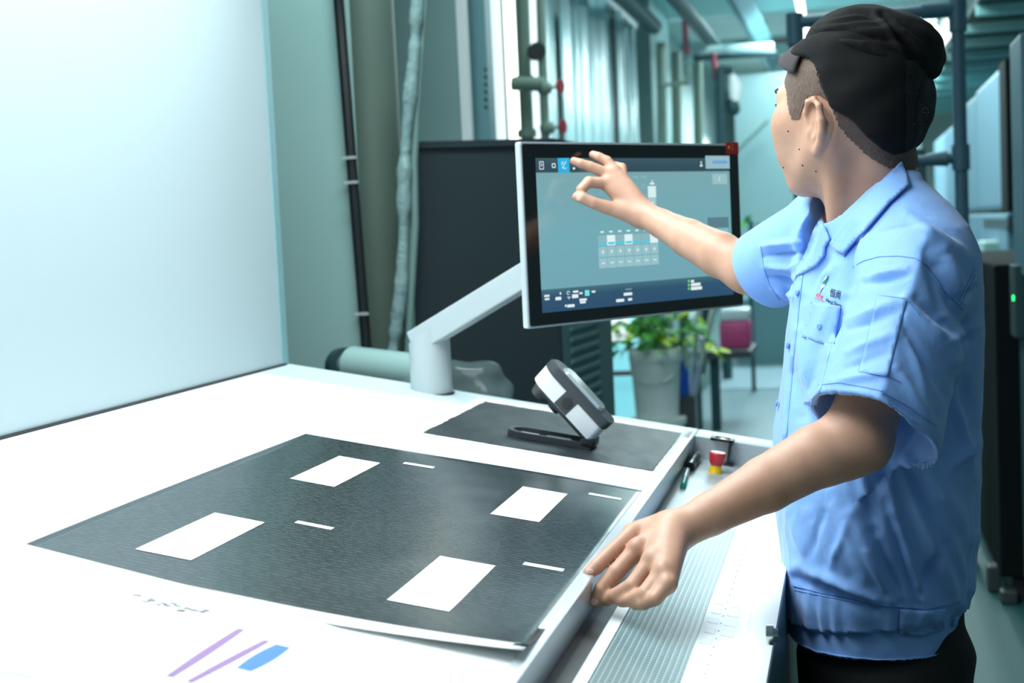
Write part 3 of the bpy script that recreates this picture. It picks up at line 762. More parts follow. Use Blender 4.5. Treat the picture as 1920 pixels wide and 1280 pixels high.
def torso(P, T, grow=0.0, hollow=None):
    z = P[:, 2]; cx, cy, a, b, ph = [np.interp(z, T[:, 0], T[:, i]) for i in (1, 2, 3, 4, 5)]
    a = a+grow; b = b+grow
    dx = P[:, 0]-cx; dy = P[:, 1]-cy; c, s = np.cos(ph), np.sin(ph)
    u = c*dx+s*dy; v = -s*dx+c*dy                 # u front-back, v side
    e = 2.35
    k0 = (np.abs(u/a)**e+np.abs(v/b)**e)**(1/e)
    return (k0-1)*np.minimum(a, b)*.95
ztop, zbot = TS[-1, 0], TS[0, 0]
def body_sdf(P):
    d = bounded(P, HC-.2, HC+.2, head_sdf)
    d = smin(d, bounded(P, NK0-.12, NK1+.14, neck_sdf), .022)
    d = smin(d, bounded(P, np.minimum(LS, LW)-.08, np.maximum(LS, LW)+.08, limb_left), .02)
    d = smin(d, bounded(P, np.minimum(RS, RWr)-.08, np.maximum(RS, RWr)+.08, limb_right), .02)
    d = smin(d, bounded(P, P3(1240, 1065, 1.80)-.13, P3(1240, 1065, 1.80)+.13, hand_left), .012)
    d = smin(d, bounded(P, P3(1140, 345, 2.72)-.12, P3(1140, 345, 2.72)+.12, hand_right), .012)
    t = torso(P, TS, -.028); t = smax(t, P[:, 2]-(pz(415)), .05); t = smax(t, zbot-.05-P[:, 2], .05)
    d = smin(d, t, .03)
    hipc = np.array([.04, 2.25, .72])
    d = smin(d, ell(P, hipc, (.095, .125, .12)), .05)
    for s in (-1, 1):
        hj = hipc+np.array([0, s*.085, -.02]); kn_ = np.array([.03, 2.25+s*.09, .44]); an = np.array([.05, 2.25+s*.10, .09])
        d = smin(d, cap(P, hj, kn_, .078, .05), .03); d = smin(d, cap(P, kn_, an, .05, .036), .02)
        d = smin(d, cap(P, an+[0, 0, -.03], an+[-.12, 0, -.05], .03, .025), .02)
    return d
V, F, G = surface(body_sdf, (-.56, 1.66, .0), (.30, 2.88, 1.74), .0029)
BV, BF, BG = V, F, G
print('body verts', len(V))
pr = empty('person', (.04, 2.25, 0), (0, 0, 0), 'person in light blue work shirt and black cap touching the monitor', 'person')
skin = bpy.data.materials.new('skin'); skin.use_nodes = True; nt = skin.node_tree; B = nt.nodes['Principled BSDF']
tc = nt.nodes.new('ShaderNodeTexCoord'); n1 = nt.nodes.new('ShaderNodeTexNoise'); n1.inputs['Scale'].default_value = 14; n1.inputs['Detail'].default_value = 5
nt.links.new(tc.outputs['Object'], n1.inputs['Vector']); cr = nt.nodes.new('ShaderNodeValToRGB')
cr.color_ramp.elements[0].position = .35; cr.color_ramp.elements[0].color = (.50, .27, .18, 1); cr.color_ramp.elements[1].position = .68; cr.color_ramp.elements[1].color = (.62, .36, .25, 1)
nt.links.new(n1.outputs['Fac'], cr.inputs[0]); nt.links.new(cr.outputs[0], B.inputs['Base Color']); B.inputs['Roughness'].default_value = .48
B.inputs['Subsurface Weight'].default_value = .12; B.inputs['Subsurface Radius'].default_value = (.010, .004, .002); B.inputs['Subsurface Scale'].default_value = 1
n2 = nt.nodes.new('ShaderNodeTexNoise'); n2.inputs['Scale'].default_value = 420; nt.links.new(tc.outputs['Object'], n2.inputs['Vector'])
bp = nt.nodes.new('ShaderNodeBump'); bp.inputs['Distance'].default_value = .0005; bp.inputs['Strength'].default_value = .25; nt.links.new(n2.outputs['Fac'], bp.inputs['Height']); nt.links.new(bp.outputs[0], B.inputs['Normal'])
body = link('body', meshof('body', V, F), skin, pr, True, world=True)
bodybvh = BVHTree.FromPolygons([tuple(v) for v in V], [tuple(int(i) for i in f) for f in F])

# ---- shirt
def sleeve_left(P, g=0.0):
    A = P3(1722, 500, 2.10); Bh = P3(1636, 806, 1.99); ax = Bh-A; L = np.linalg.norm(ax); ax = ax/L
    vd = _n(A-CAM); u = np.cross(ax, vd); u = _n(u); w = np.cross(ax, u)      # u: across the picture, w: in depth
    q = P-A.astype(np.float32); t = q @ ax; h = np.clip(t/L, 0, 1)
    uu = q @ u; ww = q @ w
    R = .126+.022*h; e = .050+.004*h; R = R+g
    d1 = np.sqrt((uu-e)**2+(ww*1.05)**2)-R; d2 = np.sqrt((uu+e)**2+(ww*1.05)**2)-R
    d = smax(d1, d2, .0025)
    end = (t-L)+.030*uu/.09*0 + (-.16)*uu              # slanted hem
    return d, t, end, uu, ww
def sleeve_right(P, g=0.0):
    A = RS+np.array([0.0, 0, 0]); Bh = P3(1436, 505, 2.475); ax = Bh-A; L = np.linalg.norm(ax); ax = ax/L
    q = P-A.astype(np.float32); t = q @ ax; h = np.clip(t/L, 0, 1)
    r = np.linalg.norm(q-t[:, None]*ax, axis=1); return r-(.070+.002*h+g), t, t-L
L_SL = np.linalg.norm(P3(1636, 806, 1.99)-P3(1722, 500, 2.10))
NCa = _n(P3(1545, 474, 2.2)-P3(1702, 302, 2.2)); NCb = np.array([-NCa[2], 0, NCa[0]]); NCb = NCb if NCb[2] > 0 else -NCb
def shirt_sdf(P):
    T = torso(P, TS, 0)
    T = smax(T, P[:, 2]-(ztop-.01), .01)
    sh1 = cap(P, P3(1722, 508, 2.10), P3(1672, 440, 2.23), .078, .085)
    sh2 = cap(P, RS, P3(1610, 440, 2.27), .070, .082)
    d = smin(T, smin(sh1, sh2, .03), .04)
    # neck opening
    d = smax(d, -neck_sdf(P)+-.003, .004)
    open_ = np.maximum(-((P-P3(1702, 302, 2.2)) @ NCb), cap(P, P3(1650, 470, 2.27), P3(1590, 230, 2.25), .088, .088))
    vee = np.maximum(-((P-P3(1702, 302, 2.2)) @ NCb)-.0, cap(P, P3(1600, 430, 2.26), P3(1500, 470, 2.26), .07, .03))
    d = smax(d, -open_, .006); d = smax(d, -vee, .006)
    sl, t, end, _, _ = sleeve_left(P)
    sl0 = sl; sl = smax(smax(sl, -t-.02, .02), end, .003)
    d = smin(d, sl, .012)
    sr, t2, end2 = sleeve_right(P)
    sr0 = sr; sr = smax(smax(sr, -t2-.02, .02), end2, .003)
    d = smin(d, sr, .02)
    inner = smax(smax(sl0+.0085, -(t-.17), .01), -(T-.004), .004); inner = np.maximum(inner, t-L_SL-.06)
    d = np.maximum(d, -inner)
    inner2 = smax(smax(sr0+.0085, -(t2-.075), .01), -(T-.004), .004); inner2 = np.maximum(inner2, end2-.06); d = np.maximum(d, -inner2)
    return np.maximum(d, zbot-P[:, 2])
V, F, G = surface(shirt_sdf, (-.30, 1.80, zbot-.05), (.34, 2.62, 1.56), .0035)
print('shirt verts', len(V))
# wrinkles: pressed folds (picture-side lines measured from the photo, pushed along the surface normal)
PXv, PYv = projpx(V)
def segd(a, b):
    ax_, ay_ = a; bx_, by_ = b; dx, dy = bx_-ax_, by_-ay_; h = np.clip(((PXv-ax_)*dx+(PYv-ay_)*dy)/(dx*dx+dy*dy), 0, 1)
    ddx, ddy = PXv-ax_-h*dx, PYv-ay_-h*dy; L = math.hypot(dx, dy)
    sd = (ddx*dy-ddy*dx)/L; return np.hypot(ddx, ddy), sd, h
disp_ = np.zeros(len(V))
def fold(a, b, w, amp, sharp=False):
    global disp_
    D_, sd, h = segd(a, b); e = np.sin(np.pi*np.clip(h, .08, .92))**.6
    disp_ += amp*e*np.exp(-(D_/w)**2)*(1 if not sharp else np.where(sd > 0, 1, np.exp(-(D_/(w*.45))**2)))
mm_ = .001
folds = [
 # lower body drapes gathering toward the waistband
 ((1700, 905), (1790, 1130), 16, 9), ((1660, 940), (1725, 1140), 9, -8), ((1672, 960), (1735, 1145), 10, 8), ((1600, 960), (1672, 1120), 14, 8), ((1640, 1000), (1690, 1130), 8, -6),
 ((1500, 1060), (1640, 1125), 12, 7), ((1490, 1082), (1640, 1140), 8, -7), ((1560, 920), (1640, 1110), 18, 7), ((1520, 960), (1600, 1090), 16, 5), ((1750, 940), (1812, 1100), 14, 6),
 ((1480, 960), (1530, 1075), 12, 4), ((1735, 870), (1815, 1010), 20, 8), ((1760, 1020), (1720, 1130), 9, -5), ((1610, 860), (1640, 990), 12, -6), ((1650, 830), (1680, 990), 16, 6),
 ((1590, 980), (1560, 1060), 7, 3), ((1545, 960), (1520, 1040), 7, -3), ((1625, 1030), (1655, 1100), 6, 4), ((1780, 880), (1828, 830), 10, 5), ((1700, 860), (1740, 960), 12, -6),
 # upper back
 ((1770, 470), (1805, 560), 14, 6), ((1800, 560), (1830, 540), 7, -4), ((1738, 470), (1775, 600), 12, -5), ((1770, 600), (1800, 720), 16, 6), ((1800, 690), (1825, 800), 14, -5), ((1760, 500), (1820, 640), 10, -5), ((1775, 640), (1830, 610), 9, 4),
 ((1790, 740), (1828, 900), 10, 5), ((1700, 400), (1790, 470), 10, 3),
 # sleeve
 ((1625, 520), (1700, 505), 7, 3.5), ((1620, 532), (1700, 518), 6, -3), ((1590, 600), (1700, 560), 8, 3.5), ((1590, 618), (1690, 585), 6, -3), ((1590, 660), (1680, 625), 8, 3.5), ((1585, 690), (1670, 660), 7, -3), ((1560, 715), (1660, 700), 8, 3),
 ((1700, 560), (1780, 680), 10, 4), ((1690, 600), (1770, 740), 8, -4), ((1720, 560), (1800, 640), 9, -4), ((1680, 690), (1750, 800), 9, 4), ((1660, 740), (1745, 815), 7, -4), ((1665, 755), (1750, 812), 5, 3),
 ((1705, 640), (1740, 760), 8, 3), ((1740, 600), (1765, 640), 9, 4),
 # chest
 ((1600, 430), (1590, 560), 10, -6), ((1625, 440), (1605, 520), 9, 5), ((1560, 560), (1530, 640), 9, 3), ((1565, 500), (1535, 530), 10, 4), ((1580, 590), (1560, 650), 6, -4), ((1500, 620), (1520, 760), 12, 4), ((1540, 680), (1500, 780), 12, -4),
 ((1490, 700), (1510, 800), 10, -4), ((1560, 470), (1510, 560), 8, -3),
 # far sleeve
 ((1430, 462), (1500, 452), 6, 6), ((1432, 480), (1505, 474), 5, -6), ((1436, 500), (1500, 500), 6, 6), ((1442, 520), (1492, 530), 5, -6), ((1450, 540), (1490, 556), 6, 6), ((1500, 440), (1490, 560), 10, 4),
]
for a, b, w, amp in folds: fold(a, b, w, amp*mm_)
# fine random creasing, stronger below
nz = np.array([noise.noise(Vector((v[0]*11+2, v[1]*11, v[2]*5)))*.0035+abs(noise.noise(Vector((v[0]*26, v[1]*26, v[2]*15+5))))*-.0032 for v in V])
low = np.clip((1.30-V[:, 2])/.2, .35, 1)
# gathered blouse above the waistband, narrower band below it
bandz = pz(1128)-(V[:, 0]-.04)*-.10
blouse = np.where(V[:, 2] < bandz, -.006, .004*np.exp(-((V[:, 2]-bandz-.03)/.03)**2))
ph_ = np.arctan2(V[:, 1]-2.25, V[:, 0]-.04)
gath = .0035*np.sin(ph_*34+2*np.sin(ph_*9))*np.exp(-np.maximum(V[:, 2]-bandz, 0)/.05)*(V[:, 2] > bandz)
Vf = V.astype(np.float32); TT_ = torso(Vf, TS, 0)
inL = (sleeve_left(Vf)[0] < -.0042) & (TT_ > -.001) & (sleeve_left(Vf)[1] > .15); inR = (sleeve_right(Vf)[0] < -.0042) & (TT_ > -.001) & (sleeve_right(Vf)[1] > .06)
sg = np.where(inL | inR, -1.0, 1.0)
V = V+G*((np.clip(disp_*1.9, -.014, .019)+nz*low)*np.where(sg < 0, -1.0, 1.0)+(blouse+gath)*(V[:, 2] < 1.0))[:, None]
# slanted lower hem
hemz = pz(1152)-(V[:, 0]+.10)*.095
m_ = V[:, 2] < zbot+.06
sm_ = bpy.data.materials.new('shirt_cloth'); sm_.use_nodes = True; nt = sm_.node_tree; B = nt.nodes['Principled BSDF']
B.inputs['Base Color'].default_value = (.22, .43, .86, 1); B.inputs['Roughness'].default_value = .62; B.inputs['Sheen Weight'].default_value = .25; B.inputs['Specular IOR Level'].default_value = .35
tc = nt.nodes.new('ShaderNodeTexCoord'); wv = nt.nodes.new('ShaderNodeTexNoise'); wv.inputs['Scale'].default_value = 38; wv.inputs['Detail'].default_value = 5; wv.inputs['Roughness'].default_value = .55
mpg = nt.nodes.new('ShaderNodeMapping'); mpg.inputs['Scale'].default_value = (1, 1, .55); nt.links.new(tc.outputs['Object'], mpg.inputs['Vector']); nt.links.new(mpg.outputs[0], wv.inputs['Vector'])
bp = nt.nodes.new('ShaderNodeBump'); bp.inputs['Distance'].default_value = .006; bp.inputs['Strength'].default_value = .35; nt.links.new(wv.outputs['Fac'], bp.inputs['Height'])
nt.links.new(bp.outputs[0], B.inputs['Normal'])
vm = V[:, 2] > pz(1190)-.002
shirt = link('shirt', meshof('shirt', V, F), sm_, pr, True, world=True, label='light blue short-sleeved work shirt')
sbvh = BVHTree.FromPolygons([tuple(v) for v in V], [tuple(int(i) for i in f) for f in F])
seam_m = mat('seam_blue', (.10, .24, .62), .8)
def hit(px, py, bvhs, dflt=None):
    d = Vector(ray(px, py)).normalized(); best = None
    for b in bvhs:
        r = b.ray_cast(Vector(CAM), d, 6)
        if r[0] is not None and (best is None or r[3] < best[3]): best = r
    return best
def seam(pts, r=.0005, name='seam', m=None, lift=.0004, parent=None, step=7):
    P_ = []
    for (a, b) in zip(pts[:-1], pts[1:]):
        n = max(1, int(math.hypot(b[0]-a[0], b[1]-a[1])/step))
        for k in range(n): P_.append((a[0]+(b[0]-a[0])*k/n, a[1]+(b[1]-a[1])*k/n))
    P_.append(pts[-1]); W_pts = []
    for p in P_:
        h_ = hit(*p, [sbvh])
        if h_ is not None: W_pts.append(h_[0]+h_[1]*lift*(1 if h_[1].dot(Vector(ray(*p))) < 0 else -1))
    if len(W_pts) > 1: return MB().tube(W_pts, r, 6).build(name, m or seam_m, parent or shirt, True, world=True)
def patch(name, poly, off, thick, m, parent, bv, step=6, prof=None, smooth_it=2, **k):
    pts = [Vector(p) for p in poly]
    bd = []
    for a, b in zip(poly, poly[1:]+poly[:1]):
        n = max(1, int(math.hypot(b[0]-a[0], b[1]-a[1])/step))
        for i in range(n): bd.append(Vector((a[0]+(b[0]-a[0])*i/n, a[1]+(b[1]-a[1])*i/n)))
    def inside(x, y):
        c = False
        for a, b in zip(poly, poly[1:]+poly[:1]):
            if (a[1] > y) != (b[1] > y) and x < (b[0]-a[0])*(y-a[1])/(b[1]-a[1])+a[0]: c = not c
        return c
    xs = [p[0] for p in poly]; ys = [p[1] for p in poly]; ins_ = []
    y = min(ys)+step/2
    while y < max(ys):
        x = min(xs)+step/2
        while x < max(xs):
            if inside(x, y) and min((Vector((x, y))-q).length for q in bd) > step*.5: ins_.append(Vector((x, y)))
            x += step
        y += step
    vv = bd+ins_; r = delaunay_2d_cdt(vv, [], [list(range(len(bd)))], 1, 1e-4)
    co = []; vs2, fs = r[0], r[2]
    ys_ = []
    for p in vs2:
        h_ = hit(p.x, p.y, bv); ys_.append(h_[0].y if h_ is not None else None)
    known = [i for i, q in enumerate(ys_) if q is not None]
    for i, q in enumerate(ys_):
        if q is None:
            j = min(known, key=lambda k_: (vs2[k_]-vs2[i]).length); ys_[i] = ys_[j]
    nb = [[] for _ in vs2]
    for f in fs:
        for a, b in zip(f, f[1:]+f[:1]): nb[a].append(b); nb[b].append(a)
    for _ in range(smooth_it): ys_ = [min(ys_[i]+.0, (ys_[i]+sum(ys_[j] for j in nb[i])/max(1, len(nb[i])))/2) if nb[i] else ys_[i] for i in range(len(ys_))]
    for i, p in enumerate(vs2):
        o_ = off if prof is None else off*prof(p.x, p.y)
        co.append(tuple(at(p.x, p.y, ys_[i]-o_)))
    me = bpy.data.meshes.new(name); me.from_pydata(co, [], fs); o = link(name, me, m, parent, True, world=True, **k)
    s_ = o.modifiers.new('thick', 'SOLIDIFY'); s_.thickness = thick; s_.offset = 0
    return o
cloth2 = sm_
both = [sbvh, bodybvh]
# collar
patch('collar', [(1690, 302), (1697, 318), (1705, 346), (1668, 378), (1628, 425), (1600, 455), (1580, 476), (1563, 466), (1556, 456), (1578, 425), (1604, 392), (1640, 352), (1668, 325)], .010, .003, cloth2, shirt, both, 6, label='turned-down shirt collar')
patch('collar', [(1541, 405), (1549, 432), (1556, 448), (1547, 462), (1545, 478), (1530, 498), (1512, 508), (1494, 518), (1490, 528), (1496, 500), (1512, 470), (1526, 432)], .007, .003, cloth2, shirt, both, 6)
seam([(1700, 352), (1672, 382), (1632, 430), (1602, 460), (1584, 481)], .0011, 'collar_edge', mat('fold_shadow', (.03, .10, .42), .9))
# yoke, armhole, sleeve and side seams
seam([(1600, 500), (1620, 489), (1650, 481), (1684, 480), (1716, 484)]); seam([(1427, 462), (1432, 500), (1444, 535), (1462, 562)]); seam([(1716, 484), (1740, 500), (1762, 530), (1775, 560)])
seam([(1796, 566), (1826, 505)]); seam([(1800, 572), (1828, 515)])
seam([(1764, 540), (1798, 572), (1805, 582)])
# sleeve pocket and hem
patch('sleeve_pocket', [(1645, 553), (1700, 562), (1690, 600), (1664, 706), (1610, 696), (1632, 610)], .0022, .0016, cloth2, shirt, [sbvh], 7)
seam([(1645, 553), (1632, 610), (1610, 695), (1664, 705), (1690, 717)]); seam([(1645, 553), (1700, 560), (1724, 590)]); 
seam([(1535, 722), (1575, 717), (1655, 733)]); seam([(1656, 736), (1700, 760), (1756, 800)])
# front placket, chest pocket with flap
patch('placket', [(1490, 524), (1506, 512), (1500, 560), (1492, 640), (1482, 740), (1474, 830), (1462, 830), (1466, 740), (1476, 640), (1484, 560)], .0018, .0015, cloth2, shirt, [sbvh], 7)
patch('pocket_flap', [(1524, 566), (1576, 574), (1564, 644), (1554, 647), (1530, 640), (1504, 629), (1512, 600)], .004, .0018, cloth2, shirt, [sbvh], 6)
patch('chest_pocket', [(1513, 632), (1560, 645), (1546, 700), (1532, 760), (1508, 756), (1506, 700)], .0018, .0014, cloth2, shirt, [sbvh], 7)
seam([(1504, 631), (1530, 642), (1552, 648)], .0008); seam([(1508, 757), (1530, 762)])
seam([(1520, 567), (1576, 577)]); seam([(1500, 560), (1490, 640), (1480, 740), (1472, 820)])
# waistband with stitched tab
seam([(1488, 1098), (1540, 1112), (1620, 1128), (1680, 1138), (1740, 1142), (1800, 1128)], .0009); seam([(1490, 1106), (1620, 1134)], .0005)
patch('waist_tab', [(1688, 1142), (1740, 1145), (1772, 1142), (1770, 1180), (1730, 1192), (1686, 1188)], .003, .0018, cloth2, shirt, [sbvh], 7)
seam([(1692, 1146), (1690, 1184)]); seam([(1692, 1148), (1765, 1146)])
bm_ = mat('button_blue', (.16, .33, .72), .3)
for bx_, by_, rr in ((1499, 549, .0045), (1482, 648, .0050), (1461, 757, .0050), (1540, 612, .0045), (1752, 1170, .0062), (1786, 1167, .0062)):
    h_ = hit(bx_, by_, [sbvh])
    if h_ is None: continue
    nn_ = h_[1] if h_[1].dot(Vector(ray(bx_, by_))) < 0 else -h_[1]
    MB().tube([h_[0]+nn_*.003, h_[0]+nn_*.0052, h_[0]+nn_*.006], [rr, rr, rr*.8], 18).build('button', bm_, shirt, True, world=True)
# embroidered mark and lettering over the pocket
def sewn(name, polys, m, lift=.0012):              # polys in picture coordinates laid on the cloth
    mb = MB()
    for poly in polys:
        vs = []
        for p in poly:
            h_ = hit(*p, [sbvh])
            if h_ is None: vs = []; break
            d_ = Vector(ray(*p)).normalized(); vs.append(mb.b.verts.new(h_[0]-d_*lift))
        if len(vs) > 2:
            try: mb.b.faces.new(vs)
            except ValueError: pass
    return mb.build(name, m, shirt, world=True)
def stroke(pts, w):
    out = []
    for a, b in zip(pts[:-1], pts[1:]):
        dx, dy = b[0]-a[0], b[1]-a[1]; L = math.hypot(dx, dy) or 1; sx_, sy2 = -dy/L*w/2, dx/L*w/2
        n = max(1, int(L/5))
        for k in range(n):
            p = (a[0]+dx*k/n, a[1]+dy*k/n); q = (a[0]+dx*(k+1)/n, a[1]+dy*(k+1)/n)
            out.append([(p[0]+sx_, p[1]+sy2), (p[0]-sx_, p[1]-sy2), (q[0]-sx_, q[1]-sy2), (q[0]+sx_, q[1]+sy2)])
    return out
g_ = mat('thread_green', (.01, .22, .10), .7); w_ = mat('thread_white', (.85, .9, .88), .7); r_ = mat('thread_red', (.65, .10, .16), .7); k_ = mat('thread_black', (.008, .012, .03), .7)
Z = lambda x, y: (1480+x/10.67, 480+y/10.67)       # measured on the enlarged crop
sewn('logo_crown', [[Z(770, 385), Z(785, 400), Z(770, 470), Z(742, 520), Z(718, 580), Z(705, 545), Z(665, 555), Z(690, 490), Z(730, 440)]], g_)
sewn('logo_highlight', [[Z(765, 392), Z(740, 440), Z(690, 500), Z(680, 490), Z(720, 420)]], w_, .0018)
sewn('logo_white', [[Z(655, 570), Z(700, 575), Z(695, 620), Z(650, 640), Z(628, 620)]]+stroke([Z(640, 650), Z(650, 620)], 2), w_)
sewn('logo_trunk', stroke([Z(672, 630), Z(640, 690), Z(612, 750)], .9), k_)
sewn('logo_base', stroke([Z(535, 790), Z(570, 745), Z(585, 800), Z(610, 760), Z(625, 820), Z(665, 790), Z(640, 860)], 1.6)+stroke([Z(512, 836), Z(600, 868), Z(692, 904)], 1.3)+stroke([Z(545, 760), Z(660, 800)], 1.3)+stroke([Z(535, 800), Z(650, 845)], 1.2), r_)
def letter_polys(txt, o, ex_, ey_, size, bold=0):
    cu = bpy.data.curves.new('t', 'FONT'); cu.body = txt; cu.size = 1; cu.offset = bold; cu.resolution_u = 2; ob = bpy.data.objects.new('t', cu); COL.objects.link(ob)
    dg = bpy.context.evaluated_depsgraph_get(); me_ = bpy.data.meshes.new_from_object(ob.evaluated_get(dg)); bpy.data.objects.remove(ob)
    ps = [[(o[0]+me_.vertices[i].co.x*size*ex_[0]+me_.vertices[i].co.y*size*ey_[0], o[1]+me_.vertices[i].co.x*size*ex_[1]+me_.vertices[i].co.y*size*ey_[1]) for i in p.vertices] for p in me_.polygons]
    bpy.data.meshes.remove(me_); return ps
exv = (.72, .22); eyv = (.12, -1.0)
sewn('lettering', letter_polys('恒尚', Z(800, 790), (.62, .17), (.18, -1.02), 16.5, .012), k_, .0016)
sewn('lettering', letter_polys('Heng Shang', Z(722, 905), (.62, .24), (.14, -1.0), 10.0, .012), k_, .0016)

# ---- trousers and shoes
def trouser_sdf(P):
    hipc = np.array([.037, 2.25, .74]); z = P[:, 2]
    T = np.array([(.60, .036, 2.25, .134, .165, 0), (.745, .036, 2.25, .134, .158, 0), (.79, .036, 2.25, .124, .146, 0), (.90, .04, 2.25, .115, .135, 0)])
    t = torso(P, T, 0); t = smax(t, z-.86, .01); t = smax(t, .62-z, .03)
    d = t
    for s in (-1, 1):
        d = smin(d, chain(P, [hipc+np.array([0, s*.075, -.08]), np.array([.03, 2.25+s*.088, .42]), np.array([.045, 2.25+s*.098, .085])], [.098, .082, .072], .03), .03)
    d = d+.003*np.sin(z*60+P[:, 1]*20)*np.sin(P[:, 0]*30)
    return smax(d, .045-z, .008)
V, F, G = surface(trouser_sdf, (-.2, 1.98, .02), (.26, 2.52, .93), .008, 3)
tr = link('trousers', meshof('trousers', V, F), mat('black_cloth', (.006, .007, .009), .85, bump=(40, .3, .004)), pr, True, world=True, label='black trousers')
for s in (-1, 1):
    c = np.array([.045, 2.25+s*.10, 0])
    def shoe(P, c=c):
        d = smin(cap(P, c+[.02, 0, .045], c+[-.14, 0, .035], .042, .036), cap(P, c+[.01, 0, .07], c+[-.02, 0, .09], .042, .045), .03); return smax(d, .004-P[:, 2], .006)
    V, F, G = surface(shoe, c-[.24, .08, .02], c+[.1, .08, .2], .006, 2)
    so = link('shoe', meshof('shoe', V, F), M['black'], pr, True, world=True)
    MB().prism([(c[0]+.062, c[1]-.03), (c[0]+.062, c[1]+.03), (c[0]-.10, c[1]+.042), (c[0]-.175, c[1]+.02), (c[0]-.175, c[1]-.02), (c[0]-.10, c[1]-.042)], 0, .012, .004).build('sole', M['dark'], so, world=True)

# ---- face details: eyes, brows, moles
for s in (-1, 1):
    ew = ell
    e_ = MB(); bmesh.ops.create_uvsphere(e_.b, u_segments=16, v_segments=10, radius=.0105)
    for v in e_.b.verts: v.co = Vector(hp(.0795, s*.031, .006))+v.co
    eo = e_.build('eyeball', mat('eye_white', (.8, .8, .78), .2), pr, True, world=True)
    MB().tube([hp(.0895, s*.031, .006), hp(.0905, s*.031, .006)], [.0052, .0048], 14).build('iris', M['black'], eo, True, world=True)
    MB().tube([hp(.101, s*.014, .030), hp(.0985, s*.030, .036), hp(.086, s*.048, .032), hp(.077, s*.056, .026)], [.003, .0042, .0035, .0012], 8).build('eyebrow', M['black'], pr, True, world=True)
    MB().tube([hp(.094, s*.020, .010), hp(.0975, s*.031, .0145), hp(.092, s*.044, .012), hp(.086, s*.050, .008)], [.0008, .0016, .0016, .0008], 6).build('eyelash', M['black'], pr, True, world=True)
mole = mat('mole', (.05, .02, .015), .5)
for px_, py_ in ((1478, 246), (1499, 280), (1505, 310), (1469, 314), (1530, 321)):
    h_ = hit(px_, py_, [bodybvh])
    if h_ is not None: MB().tube([h_[0]+h_[1]*.0003, h_[0]-Vector(ray(px_, py_)).normalized()*.0009], .0013, 8).build('mole', mole, body, world=True)
nail_m = mat('nail', (.78, .50, .42), .25)
for nx_, ny_, rr, el in ((1085, 372, .0062, .8), (1113, 1128, .0058, .9), (1107, 1070, .0050, .7)):
    h_ = hit(nx_, ny_, [bodybvh])
    if h_ is None: continue
    nn_ = h_[1] if h_[1].dot(Vector(ray(nx_, ny_))) < 0 else -h_[1]
    mb = MB().lathe([(0, .0009), (rr*.6, .0007), (rr*.9, .0001), (rr, -.0012)], (0, 0, 0), 16, sy=el)
    qm = nn_.to_track_quat('Z', 'Y').to_matrix()
    for v in mb.b.verts: v.co = qm @ v.co + h_[0]
    mb.build('nail', nail_m, body, True, world=True)

# ---- hair: closely cut sides, dense above
bs_ = toh(BV.astype(np.float32)); f_, l_, u_ = bs_[:, 0], np.abs(bs_[:, 1]), bs_[:, 2]
hl = [(.135, .075), (.088, .080), (.070, .052), (.050, .026), (.040, .000), (.032, -.018), (.018, -.018), (.008, -.002), (-.002, .012), (-.020, .014), (-.036, .004), (-.045, -.020), (-.052, -.048), (-.064, -.075), (-.085, -.100), (-.16, -.108), (-.2, .2), (.135, .2)]
def inpoly(x, y, poly):
    c = np.zeros(len(x), bool)
    for (x0, y0), (x1, y1) in zip(poly, poly[1:]+poly[:1]):
        k = ((y0 > y) != (y1 > y)) & (x < (x1-x0)*(y-y0)/((y1-y0) or 1e-9)+x0); c ^= k
    return c
jit = np.array([noise.noise(Vector((v[0]*60, v[1]*60, v[2]*60))) for v in bs_])*.004 if False else 0
hm = inpoly(f_, u_, hl) & (np.linalg.norm(bs_, axis=1) < .2) & (l_ < .0835)
HV, HFc, ui_ = keepfaces(BV, BF, hm); HV = HV+BG[ui_]*.0016
hair_m = bpy.data.materials.new('short_hair'); hair_m.use_nodes = True; nt = hair_m.node_tree; B = nt.nodes['Principled BSDF']
tc = nt.nodes.new('ShaderNodeTexCoord'); mpg = nt.nodes.new('ShaderNodeMapping'); mpg.inputs['Rotation'].default_value = (0, math.radians(30), 0); mpg.inputs['Scale'].default_value = (900, 900, 130)
nz_ = nt.nodes.new('ShaderNodeTexNoise'); nz_.inputs['Scale'].default_value = 1; nt.links.new(tc.outputs['Object'], mpg.inputs['Vector']); nt.links.new(mpg.outputs[0], nz_.inputs['Vector'])
at_ = nt.nodes.new('ShaderNodeAttribute'); at_.attribute_name = 'density'
ad_ = nt.nodes.new('ShaderNodeMath'); ad_.operation = 'ADD'; nt.links.new(nz_.outputs['Fac'], ad_.inputs[0]); nt.links.new(at_.outputs['Fac'], ad_.inputs[1])
crh = nt.nodes.new('ShaderNodeValToRGB'); crh.color_ramp.elements[0].position = .42; crh.color_ramp.elements[0].color = (.15, .095, .07, 1); crh.color_ramp.elements[1].position = .85; crh.color_ramp.elements[1].color = (.010, .009, .009, 1)
nt.links.new(ad_.outputs[0], crh.inputs[0]); nt.links.new(crh.outputs[0], B.inputs['Base Color']); B.inputs['Roughness'].default_value = .6
bp = nt.nodes.new('ShaderNodeBump'); bp.inputs['Distance'].default_value = .002; bp.inputs['Strength'].default_value = .6; nt.links.new(nz_.outputs['Fac'], bp.inputs['Height']); nt.links.new(bp.outputs[0], B.inputs['Normal'])
hme = meshof('hair', HV, HFc); hb = toh(HV.astype(np.float32))
dens = np.clip(.18+(-hb[:, 0]+.03)*5.5+np.maximum(hb[:, 2]-.03, 0)*3+np.minimum(hb[:, 2]+.03, 0)*2.5, 0, .75).astype(np.float32)
at2 = hme.attributes.new('density', 'FLOAT', 'POINT'); at2.data.foreach_set('value', dens)
link('hair', hme, hair_m, pr, True, world=True, label='short dark hair shaved at the sides')

